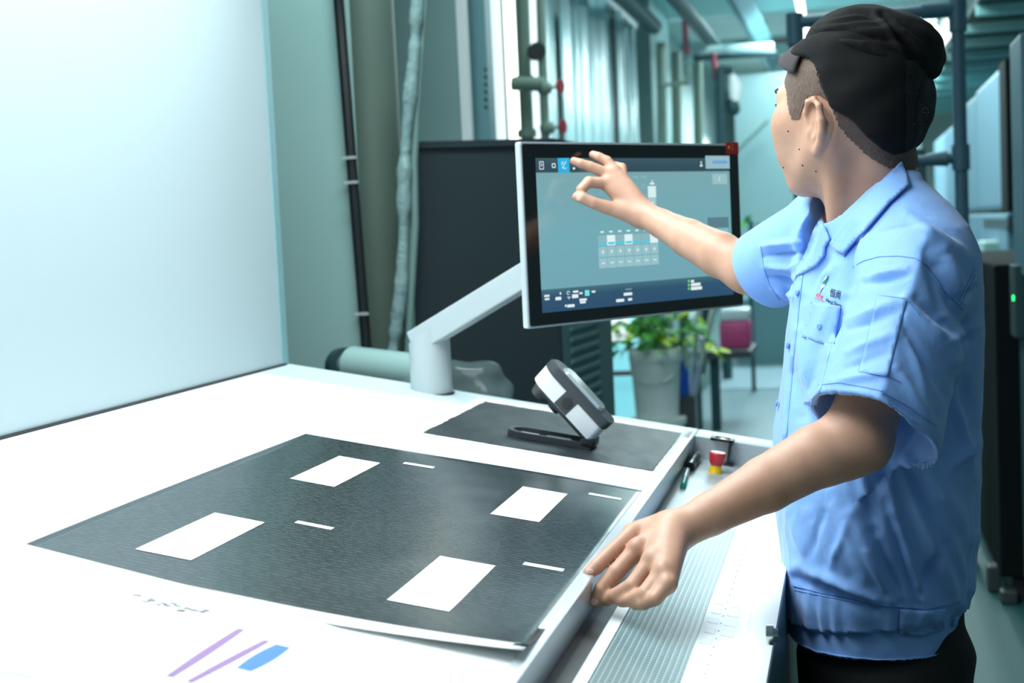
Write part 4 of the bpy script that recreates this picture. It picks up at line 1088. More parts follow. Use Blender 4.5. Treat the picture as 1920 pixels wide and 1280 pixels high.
# ---- cap
cloth_b = mat('cap_cloth', (.006, .006, .0065), .9, sheen=.02, spec=.25, bump=(900, .3, .0006))
CC = P3(1634, 98, 2.27)
ct = math.radians(4)
def crown_sdf(P):
    d = ell(P, CC+np.array([.004, 0, -.004]), (.098, .124, .066))
    d = smin(d, ell(P, CC+np.array([-.030, 0, .026]), (.062, .085, .040)), .03)
    d = smin(d, ell(P, CC+np.array([.045, 0, -.018]), (.056, .085, .052)), .03)
    d = smin(d, ell(P, CC+np.array([-.068, .0, -.004]), (.030, .07, .026)), .025)
    return smax(d, -(P[:, 2]-(CC[2]-.036-.12*(P[:, 0]-CC[0]))), .012)
V, F, G = surface(crown_sdf, CC-.16, CC+.16, .0032, 3)
PXv, PYv = projpx(V); disp_ = np.zeros(len(V))
for a, b, w, amp in (((1530, 55), (1660, 45), 6, 5), ((1522, 66), (1640, 70), 5, -5), ((1524, 78), (1620, 82), 6, 5), ((1526, 90), (1600, 92), 4, -5), ((1530, 104), (1640, 108), 6, 5), ((1600, 22), (1650, 30), 6, -3),
                     ((1640, 25), (1705, 115), 5, 5), ((1655, 25), (1720, 110), 5, -5), ((1570, 72), (1690, 115), 7, 6), ((1560, 85), (1680, 122), 4, -6), ((1600, 60), (1690, 60), 7, 4), ((1620, 66), (1680, 78), 5, -4), ((1700, 60), (1735, 110), 8, 4), ((1550, 110), (1640, 118), 4, -5), ((1535, 46), (1620, 30), 5, 4), ((1690, 40), (1742, 80), 6, -3)):
    fold(a, b, w, amp*.001)
pl_ = np.array([noise.noise(Vector((v[0]*30, v[1]*30, v[2]*60))) for v in V])*.0025
V = V+G*(disp_*1.6+pl_)[:, None]
capo = link('cap', meshof('cap', V, F), cloth_b, pr, True, world=True, label='baggy black cloth cap')
# side band and net hanging to the nape
NC = P3(1648, 168, 2.275)
edge_ = [(1480, 96), (1512, 108), (1530, 132), (1545, 168), (1562, 203), (1590, 226), (1622, 256), (1650, 284), (1690, 302), (1780, 306)]
EX = np.array([P3(a, b, 2.20)[0] for a, b in edge_]); EZ = np.array([P3(a, b, 2.20)[2] for a, b in edge_])
def net_sdf(P):
    q = toh(P)
    d = ell(q, (-.022, 0, .032), (.112, .092, .108)); d = smin(d, ell(q, (-.052, 0, -.028), (.070, .074, .066)), .03)
    d = smin(d, ell(P, P3(1690, 165, 2.28), (.045, .075, .060)), .03)
    d = smin(d, ell(P, P3(1704, 222, 2.29), (.034, .060, .044)), .03)
    d = smin(d, ell(P, P3(1640, 230, 2.26), (.050, .080, .055)), .04)
    d = smax(d, P[:, 2]-(CC[2]+.030), .02)
    return smax(d, np.interp(P[:, 0], EX, EZ)-P[:, 2], .004)
V, F, G = surface(net_sdf, NC-.17, NC+.17, .0032, 3)
q_ = np.array([noise.noise(Vector((v[0]*18, v[1]*18, v[2]*30))) for v in V])*.006
V = V+G*q_[:, None]
PXv, PYv = projpx(V); thin = PXv > 1700
net_m = bpy.data.materials.new('net_cloth'); net_m.use_nodes = True; nt = net_m.node_tree; B = nt.nodes['Principled BSDF']; B.inputs['Base Color'].default_value = (.008, .008, .009, 1); B.inputs['Roughness'].default_value = .85
tc = nt.nodes.new('ShaderNodeTexCoord'); vo = nt.nodes.new('ShaderNodeTexVoronoi'); vo.inputs['Scale'].default_value = 430; nt.links.new(tc.outputs['Object'], vo.inputs['Vector'])
lt = nt.nodes.new('ShaderNodeMath'); lt.operation = 'GREATER_THAN'; lt.inputs[1].default_value = .38
nn3 = nt.nodes.new('ShaderNodeTexNoise'); nn3.inputs['Scale'].default_value = 30; nt.links.new(tc.outputs['Object'], nn3.inputs['Vector'])
ms3 = nt.nodes.new('ShaderNodeMath'); ms3.operation = 'MULTIPLY_ADD'; ms3.inputs[1].default_value = -1.6; ms3.inputs[2].default_value = 1.02; nt.links.new(nn3.outputs['Fac'], ms3.inputs[0])
ma3 = nt.nodes.new('ShaderNodeMath'); ma3.operation = 'ADD'; nt.links.new(ms3.outputs[0], ma3.inputs[0]); nt.links.new(vo.outputs['Distance'], ma3.inputs[1]); nt.links.new(ma3.outputs[0], lt.inputs[0]); nt.links.new(lt.outputs[0], B.inputs['Alpha'])
k1 = ~(thin & (V[:, 2] < P3(1700, 128, 2.27)[2])); V1, F1, _ = keepfaces(V, F, k1)
link('cap_side', meshof('cap_side', V1, F1), cloth_b, capo, True, world=True)
k2 = (PXv > 1696) & (V[:, 2] < P3(1700, 122, 2.27)[2]); V2, F2, _ = keepfaces(V, F, k2)
link('hair_net', meshof('hair_net', V2, F2), net_m, capo, True, world=True, label='fine black net at the back of the cap')
# peak
vs = []; fs = []; na, nr = 24, 8
for i in range(na+1):
    a = math.radians(-68+136*i/na)
    for j in range(nr+1):
        t_ = j/nr; rx = .068+.046*t_*math.cos(a)**.7; ry = .076+.010*t_*math.cos(a*.9)
        f0 = rx*math.cos(a)+.002; l0 = ry*math.sin(a)*1.02
        u0 = .112-.040*(l0/.08)**2-.010*t_-.010*t_*t_
        vs.append(tuple(hp(f0-.014, l0*1.04, u0-.004)))
for i in range(na):
    for j in range(nr): a = i*(nr+1)+j; fs.append((a, a+1, a+nr+2, a+nr+1))
me = bpy.data.meshes.new('peak'); me.from_pydata(vs, [], fs)
pk = link('peak', me, mat('peak_cloth', (.030, .024, .025), .85, sheen=.05), capo, True, world=True, label='dark brown-grey peak')
s_ = pk.modifiers.new('thick', 'SOLIDIFY'); s_.thickness = .003; s_.offset = 0

# ================================================================== HALL BEHIND
X = lambda px, y: at(px, 400, y)[0]
Zc = lambda px, py, y: at(px, py, y)[2]
pale = mat('pale_panel', lin((140, 172, 168)), .6, var=(2, .08)); grey2 = mat('grey_panel', lin((130, 160, 158)), .6, var=(2, .06))
# left: machine door, leaning black seal, round column, wrapped hose
e = empty('machine_door', (X(600, 3.9), 3.9, 0), (0, 0, 0), 'pale grey-green machine door right behind the viewing panel', 'door')
MB().box((X(505, 3.9), 3.9, 0), (X(664, 3.9), 3.96, 3.2), .004).build('door_leaf', pale, e, world=True)
MB().box((X(505, 3.9), 3.896, .95), (X(660, 3.9), 3.90, .955)).build('door_seam', M['dark'], e, world=True)
e = empty('black_seal_strip', (X(690, 3.9), 3.88, 0), (0, 0, 0), 'thin leaning black strip beside the pale machine door', 'strip')
a_ = P3(630, -60, 3.88); b_ = P3(694, 740, 3.88)
MB().tube([a_, b_], .016, 8).build('strip', M['black'], e, world=True)
for py_ in (338, 292, 585):
    p_ = a_+(b_-a_)*((py_+60)/800); MB().box(p_-[.02, .022, .004], p_+[.02, -.012, .004]).build('clip', M['alu'], e, world=True)
e = empty('round_column', (X(705, 4.3), 4.3, 0), (0, 0, 0), 'dull grey round column between the black strip and the plastic-wrapped hose', 'column')
MB().lathe([(.095, 0), (.095, 3.6)], (X(702, 4.3), 4.3, 0), 40).build('shaft', mat('column_grey', lin((92, 108, 98)), .55), e, True, world=True)
MB().lathe([(.105, 0), (.105, .06), (.095, .07)], (X(702, 4.3), 4.3, 0), 40).build('foot_ring', M['charcoal'], e, True, world=True)
e = empty('wrapped_hose', tuple(P3(740, 690, 4.0)), (0, 0, 0), 'twisted hose wrapped in clear plastic film hanging beside the dark cabinet', 'hose')
mb = MB(); pts = [P3(x_, y_, 4.0) for x_, y_ in ((786, -60), (780, 40), (776, 110), (768, 190), (760, 270), (757, 350), (756, 450), (752, 540), (742, 620), (732, 690))]
pp = []; rr = []
for i in range(len(pts)-1):
    for k in range(5): t_ = k/5; pp.append(pts[i]*(1-t_)+pts[i+1]*t_); rr.append(.019+.0035*math.sin(i*2.7+k*.9)+.0025*math.sin(i*i*1.7+k*1.9))
mb.tube(pp, rr, 10); mb.build('film_wrap', mat('film', (.22, .33, .33), .3, spec=.5, bump=(30, .6, .01)), e, True, world=True)
mb = MB(); mb.tube([P3(x_, y_, 4.02) for x_, y_ in ((800, -60), (792, 60), (782, 200), (776, 300), (778, 420), (770, 560), (765, 690))], .012, 8); mb.build('inner_hose', mat('hose_grey', lin((110, 138, 134)), .4), e, True, world=True)
# grey machine wall with pale edge trim
e = empty('grey_machine_wall', (X(820, 5.2), 5.2, 0), (0, 0, 0), 'tall plain grey machine housing above and behind the dark cabinet', 'machine')
MB().box((X(700, 5.2), 5.2, 0), (X(882, 5.2), 5.3, 3.4), .005).build('housing', grey2, e, world=True)
tl = P3(872, -40, 5.17); bl_ = P3(892, 270, 5.17)
MB().box((X(874, 5.17), 5.16, 0), (X(892, 5.17), 5.2, 3.4), .003).build('edge_trim', M['white_paint'], e, world=True, label='pale upright edge trim')
p_ = P3(776, 260, 5.19); MB().tube([p_, p_-[0, .012, 0]], .006, 10).build('bolt', M['dark'], e, True, world=True)
e = empty('perforated_post', (X(918, 5.35), 5.35, 0), (0, 0, 0), 'blue-grey steel post with a row of holes beside the machine housing', 'post')
MB().box((X(894, 5.35), 5.32, 0), (X(930, 5.35), 5.42, 3.6), .004).build('post_body', mat('post_blue', lin((105, 148, 156)), .5), e, world=True)
for k in range(6):
    p_ = P3(911, 130+k*14, 5.318); MB().tube([p_+[0, .002, 0], p_-[0, .004, 0]], .006, 10).build('hole', M['teal_dark'], e, world=True)
# dark cabinet and its vented pale side
e = empty('dark_cabinet', (X(900, 4.2), 4.2, 0), (0, 0, 0), 'waist-high black-green equipment cabinet behind the monitor arm', 'cabinet')
cz = P3(870, 272, 4.2)[2]
c1_ = P3(768, 400, 4.08)[:2]; c2_ = P3(1040, 400, 4.32)[:2]; c3_ = P3(1138, 400, 4.95)[:2]
def hexa(mb, pl, z0, z1): return mb.prism([tuple(p) for p in pl], z0, z1)
n_ = _n(list(np.array(c3_)-np.array(c2_))+[0])[:2]
hexa(MB(), [c1_, c2_, c2_+n_*.02, c1_+n_*.02], 0, cz).build('front_panel', M['cab_black'], e, world=True)
hexa(MB(), [c1_+n_*.02, c2_+n_*.02, c3_, c1_+n_*.6], 0, cz-.01).build('carcass', mat('vent_side', lin((96, 130, 132)), .55), e, world=True, label='grey-teal vented side')
hexa(MB(), [c1_-n_*.01, c2_-n_*.01+[.005, 0], c3_+[.005, 0], c1_+n_*.62], cz-.008, cz+.012).build('top', M['cab_black'], e, world=True)
for k in range(14):
    z_ = 1.28-k*.035; t0_, t1_ = .18, .72; A_ = c2_+(c3_-c2_)*t0_; B_ = c2_+(c3_-c2_)*t1_; o_ = np.array([.004, -.001])
    hexa(MB(), [A_-o_*.2, B_-o_*.2, B_+o_, A_+o_], z_, z_+.012).build('vent_slat', mat('slat', lin((100, 136, 138)), .6), e, world=True)
# plastic bag and duct on the floor side behind the table
e = empty('plastic_bag', tuple(P3(875, 730, 3.6)), (0, 0, 0), 'clear crumpled plastic draped behind the monitor post', 'bag')
mb = MB(); bmesh.ops.create_icosphere(mb.b, subdivisions=4, radius=.12)
for v in mb.b.verts:
    n3 = noise.noise(v.co*14); v.co = Vector(P3(862, 742, 3.5))+Vector((v.co.x*1.3, v.co.y*.6, v.co.z*.75))*(1+.25*n3)
mb.build('film', mat('bag_film', (.30, .42, .42), .12, spec=.8, alpha=.16), e, True, world=True)
e = empty('floor_duct', tuple(P3(700, 690, 3.75)), (0, 0, 0), 'thick grey horizontal duct end low behind the table rim', 'duct')
MB().tube([P3(648, 688, 3.78), P3(662, 684, 3.7), P3(790, 700, 3.65)], [.03, .052, .052], 20).build('duct_tube', pale, e, True, world=True)
MB().tube([P3(640, 686, 3.79), P3(652, 687, 3.76)], [.052, .054], 20).build('end_ring', M['teal_dark'], e, True, world=True)

# strip curtain and valves along the left wall
cm = mat('curtain_film', lin((162, 198, 202)), .3, spec=.5, bump=(6, .3, .02), var=(3, .12))
e = empty('strip_curtain', (-1.95, 9.4, 0), (0, 0, 0), 'hanging translucent pale strip curtain beyond the monitor', 'curtain')
for k in range(12):
    y_ = 8.8+k*.42; xo = -1.98+.012*math.sin(k*2.3); mb = MB(); vs_ = []
    r0 = None
    for j in range(6):
        t_ = j/5; yy = y_+.40*t_; xx = xo+.035*math.sin(t_*math.pi)*(1 if k % 2 else -1)+.02*(k % 2)
        cur = (Vector((xx, yy, .35)), Vector((xx, yy, 3.35-.0*k)))
        if r0: mb.quad(r0[0], cur[0], cur[1], r0[1])
        r0 = cur
    o_ = mb.build('curtain_strip', cm, e, True, world=True); s_ = o_.modifiers.new('t', 'SOLIDIFY'); s_.thickness = .006
MB().box((-2.03, 8.7, 3.34), (-1.93, 13.9, 3.40)).build('curtain_rail', M['rim'], e, world=True)
e = empty('wall_column', (-1.9, 15, 0), (0, 0, 0), 'grey-green square column past the end of the strip curtain', 'column')
MB().box((-2.12, 14.6, 0), (-1.90, 16.2, 4.0), .02).build('column_shaft', mat('col_gg', lin((118, 148, 146)), .7), e, world=True)
# bright lamp tubes / pipes with red valves
tube_m = mat('tube_glow', (.9, .9, .8), .5, emis=(1.0, .95, .80), es=3.2); pipe_m = mat('pipe_green', lin((118, 140, 128)), .5)
tb = MB().tube([(X(972, 7.4), 7.4, 1.2), (X(972, 7.4), 7.4, 3.4)], .030, 12).build('tube_lamp', tube_m, None, True)
tag(tb, 'warm white upright tube lamp left of the valve pipes', 'lamp')
def pipe(name, label, pts, r, y, extra=()):
    e = empty(name, tuple(P3(pts[0][0], pts[0][1], y)), (0, 0, 0), label, 'pipe')
    MB().tube([P3(a, b, y) for a, b in pts], r, 12).build('pipe_run', pipe_m, e, True, world=True)
    for (kind, a, b) in extra:
        c = P3(a, b, y)
        if kind == 'valve':
            MB().tube([c+[0, 0, -.03], c+[0, 0, -.012], c+[0, 0, .012], c+[0, 0, .03]], [.03, .04, .04, .03], 12).build('valve_body', pipe_m, e, True, world=True)
            st = MB().tube([c, c+[.085, -.03, 0]], .010, 8).build('valve_stem', M['alu'], e, True, world=True)
            MB().tube([c+[.082, -.03, 0], c+[.094, -.034, 0]], .036, 14).build('hand_wheel', mat('wheel_red', lin((150, 40, 50)), .5), e, True, world=True)
        if kind == 'flange': MB().tube([c+[0, 0, -.02], c+[0, 0, .02]], .050, 14).build('flange', pipe_m, e, True, world=True)
        if kind == 'gauge': MB().tube([c, c+[.02, -.05, 0]], .045, 16).build('gauge', M['dark'], e, True, world=True)
pipe('riser_pipe', 'thick grey-green riser pipe left of the pair behind the monitor', [(979, -40), (985, 160), (990, 270), (992, 420)], .034, 7.2, [('flange', 983, 150), ('flange', 988, 250)])
pipe('riser_pipe', 'thin grey-green pipe with two red hand wheels right of the pair', [(1012, -40), (1018, 140), (1022, 240), (1026, 420)], .024, 7.15, [('valve', 1021, 165), ('valve', 1026, 240), ('gauge', 1004, 98)])
pipe('cross_pipe', 'short horizontal pipe joining the two riser pipes', [(960, 157), (1020, 158)], .036, 7.1)
g2 = MB().box((X(938, 6.6), 6.6, 1.0), (X(952, 6.6), 6.64, 3.4)).build('light_slot', mat('slot_glow', (.8, .9, .9), .5, emis=(.82, .97, 1.0), es=.9), None)
g2c = MB().box((X(994, 8.3), 8.3, 1.0), (X(1036, 8.3), 8.34, 3.4)).build('light_slot', mat('slot_glow2', (.8, .9, .9), .5, emis=(.78, .95, 1.0), es=1.1), None)
tag(g2c, 'bright upright window gap behind the valve pipes', 'window')
tag(g2, 'narrow white lit slot between the perforated post and the tube lamp', 'lamp')
# duct runs along the ceiling, dark pipes
def run(name, label, pts, r, m, cat='pipe', n=10):
    o_ = MB().tube(pts, r, n).build(name, m, None, True); tag(o_, label, cat)
dk = mat('pipe_dark', lin((28, 66, 72)), .5)
run('ceiling_pipe', 'lower of two dark pipes running along the left under the ceiling', [(-1.72, 6.0, 3.28), (-1.72, 13.5, 3.30)], .075, dk)
run('ceiling_pipe', 'upper of two dark pipes running along the left under the ceiling', [(-1.42, 6.0, 3.38), (-1.40, 16.5, 3.42)], .07, dk)
run('cable_tray', 'pale blue beam slanting down the hall ceiling above the monitor corner', [(-.95, 6.5, 3.55), (-.95, 20, 3.6)], .13, mat('tray_blue', lin((96, 150, 160)), .5), 'beam', 4)
for i_, (px_, y_) in enumerate(((1240, 14.0), (1268, 14.4), (1308, 14.8))):
    run('drop_pipe', ('leftmost', 'middle', 'rightmost')[i_]+' of three olive drop pipes behind the monitor top edge', [P3(px_, 80+i_*18, y_), P3(px_+2, 300, y_), P3(px_+2, 300, y_)*[1, 1, 0]], .05, pipe_m)
run('bracket_pipe', 'thin olive bracket pipe bent below the dark ceiling pipes', [P3(1240, 90, 13.2), P3(1243, 160, 13.2), P3(1290, 154, 13.2), P3(1290, 122, 13.2)], .028, pipe_m)
run('sprinkler_pipe', 'short red upright sprinkler pipe under the ceiling left of the cross duct', [P3(1284, 40, 15), P3(1287, 100, 15.4)], .035, mat('red_pipe', lin((170, 90, 105)), .5))
run('sprinkler_pipe', 'red upright sprinkler pipe below the cross duct', [P3(1338, 100, 15.4), P3(1343, 150, 15.4)], .035, mat('red_pipe2', lin((170, 80, 100)), .5))
run('sprinkler_pipe', 'long thin red pipe crossing the far ceiling behind the cap peak', [P3(1380, 82, 19), P3(1500, 74, 19)], .03, mat('red_pipe3', lin((150, 100, 105)), .5))
run('cross_duct', 'pale horizontal duct crossing the hall above the red flag', [P3(1290, 101, 15.5), P3(1360, 97, 15.5), P3(1450, 93, 15.5)], .075, mat('duct_pale', lin((165, 200, 202)), .4))
run('cross_duct', 'dark thin duct just under the pale cross duct', [P3(1300, 110, 15.4), P3(1455, 100, 15.4)], .03, dk)
run('hanging_lamp', 'small round white hall lamp by the person\'s eyebrow', [P3(1432, 199, 20), P3(1448, 199, 20)], .05, mat('lamp_glow', (.9, .95, .95), .5, emis=(.85, 1, 1), es=1.4), 'lamp')
run('lamp_rod', 'thin rod carrying the two far hall lamps', [P3(1440, 199, 20.1), P3(1440, 199, 20.1)*[1, 1, 0]+[0, 0, 4.2]], .008, dk, 'rod', 6)
run('hanging_lamp', 'conical bright hall lamp above the small round one', [P3(1446, 182, 20), P3(1440, 158, 20)], [.03, .09], mat('lamp_glow2', (.9, .95, .95), .5, emis=(.85, 1, 1), es=1.0), 'lamp')
e = empty('hooked_stand', tuple(P3(1352, 420, 13)), (0, 0, 0), 'dark upright stand with a hooked top under the ceiling pipes', 'stand')
MB().tube([P3(1350, 128, 13), P3(1354, 420, 13), P3(1354, 420, 13)*[1, 1, 0]], .045, 8).build('stand_pole', dk, e, True, world=True); MB().tube([P3(1345, 130, 13), P3(1375, 132, 13)], .035, 8).build('stand_hook', dk, e, True, world=True)
e = empty('hanging_bag', tuple(P3(1378, 190, 13)), (0, 0, 0), 'white bag with dark bottom hanging beside the dark stand', 'bag')
MB().tube([P3(1372, 140, 13), P3(1378, 160, 13), P3(1378, 190, 13)], [.03, .065, .05], 10).build('white_upper', M['label_white'], e, True, world=True)
MB().tube([P3(1372, 186, 13), P3(1376, 205, 13), P3(1384, 212, 13)], [.05, .06, .03], 10).build('dark_lower', dk, e, True, world=True)
# hall lamps: tubes hanging under the ceiling
def lamp(label, a, b, y, y2, r, es=3.5):
    e = empty('tube_light', tuple(P3(*a, y)), (0, 0, 0), label, 'lamp')
    A_, B_ = P3(*a, y), P3(*b, y2)
    MB().tube([A_, B_], r, 10).build('tube', mat('light_white', (.9, .95, .9), .5, emis=(.95, 1, .95), es=es), e, True, world=True)
    MB().tube([A_+[0, 0, r*1.6], B_+[0, 0, r*1.6]], r*1.1, 4).build('housing', M['white_paint'], e, world=True)
lamp('bright tube light ending just above the cap peak', (1492, -40), (1504, 32), 6.4, 8.2, .022)
lamp('bright short tube light seen through the pipe frame above the cap peak', (1507, 50), (1512, 72), 9.0, 10.5, .030)
lamp('white horizontal tube light right behind the top of the cap', (1690, 56), (1756, 54), 11, 11, .028)
lamp('slanting bright tube light between the cap and the frame post', (1785, 45), (1756, 88), 11.5, 14.5, .05, 2.2)
# blue-grey pipe frame
fm = mat('frame_blue', lin((62, 100, 118)), .45); y_ = 6.0
e = empty('pipe_frame', tuple(P3(1803, 20, y_)), (0, 0, 0), 'blue-grey tubular pipe frame standing behind the person', 'frame')
c_tl, c_tr = P3(1490, 42, y_), P3(1795, 16, y_)
xr_, xl_ = c_tr[0], c_tl[0]
MB().tube([c_tl, c_tr], .026, 14).build('top_rail', fm, e, True, world=True)
MB().tube([(xr_, y_, 0), (xr_, y_, c_tr[2])], .027, 14).build('upright', fm, e, True, world=True); MB().tube([(xl_, y_, 0), (xl_, y_, c_tl[2])], .027, 14).build('upright', fm, e, True, world=True)
zb_ = P3(1805, 295, y_)[2]
MB().tube([(xl_, y_, zb_-.02), (xr_, y_, zb_)], .022, 14).build('cross_rail', fm, e, True, world=True)
for (x_, z_) in ((xl_, c_tl[2]), (xr_, c_tr[2])):
    MB().tube([(x_, y_, z_+.035), (x_, y_, z_-.09)], .036, 14).build('corner_fitting', fm, e, True, world=True)
MB().tube([(xr_-.14, y_, c_tr[2]), (xr_, y_, c_tr[2])], .034, 14).build('corner_fitting', fm, e, True, world=True)
MB().tube([(xr_, y_, zb_-.05), (xr_, y_, zb_+.05)], .036, 14).build('tee_fitting', fm, e, True, world=True)
MB().tube([(xr_-.13, y_, zb_-.002), (xr_-.05, y_, zb_)], [.024, .034], 14).build('tee_fitting', fm, e, True, world=True)
# right-hand row of machines: face plane x = 1.0
mp_ = mat('machine_blue', lin((98, 134, 152)), .45, var=(1.2, .06)); md = mat('machine_black', (.004, .007, .008), .8, spec=.12)
def onx(px, py, x): d = ray(px, py); return CAM+d*((x-CAM[0])/d[0])
xm = 1.0
ya = onx(1897, 300, xm)[1]; ztop_ = onx(1881, 120, xm)[2]; zs = onx(1890, 397, xm)[2]; zb2 = onx(1890, 498, xm)[2]
ys_ = [onx(p, 300, xm)[1] for p in (1893, 1832, 1812, 1745)]
e = empty('printing_machine', (xm, ya, 0), (0, 0, 0), 'long row of pale blue machine housings with black lower bodies on the right', 'machine')
cuts = [ya+.35, onx(1832, 300, xm)[1], onx(1812, 300, xm)[1], 17.5]
tops = [ztop_, ztop_-.02, ztop_-.10]
for a, b, zt_ in zip(cuts[:-1], cuts[1:], tops):
    MB().box((xm, a+.02, zs+.02), (2.6, b-.02, zt_), .03).build('upper_cover', mp_, e, world=True)
    MB().box((xm, a+.02, zb2), (2.6, b-.02, zs-.01), .02).build('lower_cover', mp_, e, world=True)
for k_ in (0, 1):
    z_ = onx(1870, 410+k_*9, xm)[2]; MB().box((xm-.012, onx(1893, 400, xm)[1], z_-.018), (xm-.001, onx(1845, 400, xm)[1], z_)).build('vent_slot', M['black'], e, world=True)
MB().box((xm+.02, ya+.1, .30), (2.6, 17.5, zb2-.005)).build('black_body', md, e, world=True)
MB().box((.966, ya-.05, zs+.0), (xm+.9, ya+.33, ztop_-.01), .01).build('dark_gap', md, e, world=True, label='black gap between two machine housings')
MB().box((xm-.10, 10.3, 1.05), (xm+.02, 10.8, 1.22), .02).build('handle_block', pale, e, world=True)
MB().box((xm-.04, 9.6, .05), (xm+1.2, 17, .30)).build('base_plinth', M['charcoal'], e, world=True)
for k_ in range(4): MB().box((xm-.12, 8.6+k_*1.3, 0), (xm+.02, 8.8+k_*1.3, .12), .02).build('foot', M['charcoal'], e, world=True)
# nearer teal cabinet edge with green lamp at the right border
e = empty('switch_cabinet', (X(1915, 5.0), 5.0, 0), (0, 0, 0), 'teal cabinet edge with a small green lamp at the far right', 'cabinet')
x1c = X(1899, 5.33)
MB().box((x1c, 5.0, P3(1905, 520, 5)[2]), (x1c+.6, 5.33, P3(1900, 62, 5)[2]), .01).build('upper_door', mat('cab_teal', lin((62, 104, 120)), .5), e, world=True)
MB().box((x1c+.012, 5.0, .10), (x1c+.6, 5.33, P3(1905, 522, 5)[2]), .01).build('lower_door', mat('cab_teal2', lin((52, 92, 96)), .5), e, world=True)
MB().box((x1c-.022, 5.12, P3(1905, 640, 5)[2]), (x1c+.014, 5.28, P3(1905, 500, 5)[2]), .006).build('lamp_box', M['teal_dark'], e, world=True)
p_ = P3(1905, 559, 5.12); MB().tube([p_+[0, .02, -.009], p_+[0, .02, .009]], .010, 12).build('green_lamp', mat('green_glow', (0, .3, .1), .4, emis=(.02, 1, .22), es=3), e, True, world=True)
MB().box((x1c+.02, 5.02, 0), (x1c+.58, 5.31, .10)).build('plinth', M['dark'], e, world=True)
e = empty('black_machine_unit', (.9, 5.9, 0), (0, 0, 0), 'black machine unit standing on the dark green floor behind the person', 'machine')
MB().box((.505, 5.37, .09), (1.5, 7.4, 1.23), .01).build('black_housing', md, e, world=True)
MB().box((.62, 5.335, .15), (.64, 5.352, 1.15)).build('seam_strip', M['dark'], e, world=True); MB().box((.55, 5.40, 0), (1.45, 7.35, .09)).build('base', M['dark'], e, world=True)
MB().box((.47, 5.5, .0), (.52, 5.58, .10), .01).build('levelling_foot', M['charcoal'], e, world=True); MB().box((.50, 5.33, .0), (.56, 5.39, .05), .01).build('levelling_foot', M['charcoal'], e, world=True)
# louvred ceiling baffles upper right
lm = mat('baffle', lin((120, 168, 166)), .6); ld = mat('baffle_dark', lin((22, 58, 56)), .8)
e = empty('ceiling_baffles', (2.0, 9, 3.6), (0, 0, 0), 'rows of pale horizontal ceiling baffles over the machines at the upper right', 'ceiling baffle')
for k_ in range(13):
    y_ = 9.0+k_*1.0; MB().box((.95, y_, 2.845), (3.15, y_+.06, 2.925), .01).build('baffle', lm, e, world=True)
MB().box((.95, 8.9, 2.93), (3.15, 22.2, 2.97)).build('dark_backing', ld, e, world=True)
for xx in (1.0, 3.0): MB().box((xx, 9.0, 2.97), (xx+.04, 9.04, 4.2)).build('hanger', M['rim'], e, world=True)
# end of the hall: pale door and dark cabinet behind the chin
e = empty('hall_screen', tuple(P3(1440, 400, 12)), (0, 0, 0), 'large pale teal partition closing the hall behind the face', 'partition')
xa_, xb_ = X(1362, 14), X(1745, 14)
MB().box((xa_, 15.5, 0), (xb_, 15.6, 3.0)).build('partition_board', mat('screen_teal', lin((165, 200, 204)), .6, var=(.8, .10)), e, world=True)
MB().tube([P3(1330, 330, 15.4), P3(1440, 225, 15.4)], .02, 6).build('brace', pale, e, True, world=True)
e = empty('tall_dark_locker', tuple(P3(1530, 400, 9)), (0, 0, 0), 'tall dark blue locker just behind the chin', 'locker')
MB().box((X(1497, 9), 9, 0), (X(1560, 9), 9.5, P3(1500, 352, 9)[2]), .01).build('locker_body', mat('locker_blue', lin((38, 70, 86)), .5), e, world=True)
MB().box((X(1484, 9), 8.98, P3(1490, 358, 9)[2]), (X(1500, 9), 9.2, P3(1490, 348, 9)[2])).build('hinge_arm', M['dark'], e, world=True)
e = empty('tall_dark_locker', tuple(P3(1720, 300, 9)), (0, 0, 0), 'narrow dark post behind the shirt collar under the pipe frame rail', 'locker')
MB().box((X(1704, 8), 8, 0), (X(1738, 8), 8.3, P3(1720, 278, 8)[2]), .01).build('locker_body', mat('post_dark', lin((32, 66, 74)), .5), e, world=True)
# bucket planter, plant, ladder, pink tank, walkway
yb = 8.6
bc = P3(1233, 782, yb); tz = P3(1232, 652, yb)[2]; hb_ = tz-bc[2]; rb_ = 47/2667*yb
e = empty('low_stand', (bc[0], yb, 0), (0, 0, 0), 'low pale stand carrying the white bucket', 'stand')
MB().lathe([(rb_*.9, 0), (rb_*1.02, bc[2]-.04), (rb_*1.16, bc[2]-.04), (rb_*1.16, bc[2]-.002)], (bc[0], yb, 0), 32).build('stand_body', mat('bucket_white', lin((200, 210, 208)), .45), e, True, world=True)
e = empty('white_bucket', tuple(bc), (0, 0, 0), 'white lidded plastic bucket with wire handle used as a planter', 'bucket')
bwm = mat('bucket_white2', lin((214, 222, 220)), .42)
MB().lathe([(rb_*.86, 0), (rb_*.98, hb_*.72), (rb_*1.0, hb_*.74), (rb_*1.0, hb_*.80), (rb_*1.0, hb_*.94)], (0, 0, 0), 36).build('bucket_body', bwm, e, True)
MB().lathe([(rb_*1.02, hb_*.80), (rb_*1.06, hb_*.82), (rb_*1.07, hb_*.97), (rb_*1.03, hb_), (rb_*.95, hb_), (rb_*.93, hb_*.95), (0, hb_*.94)], (0, 0, 0), 36).build('bucket_rim', bwm, e, True)
hpts = [(rb_*1.0*math.cos(a), -rb_*1.02*abs(math.sin(a))-.005, hb_*.80-hb_*.28*math.sin(a)) for a in [math.pi*k/14 for k in range(15)]]
MB().tube(hpts, .004, 6).build('wire_handle', M['alu'], e, True); MB().tube(hpts[3:6], .010, 8).build('handle_grip', bwm, e, True)
lf = mat('leaf_green', lin((70, 150, 60)), .45, var=(8, .4)); ly_ = mat('leaf_yellow', lin((170, 200, 50)), .45)
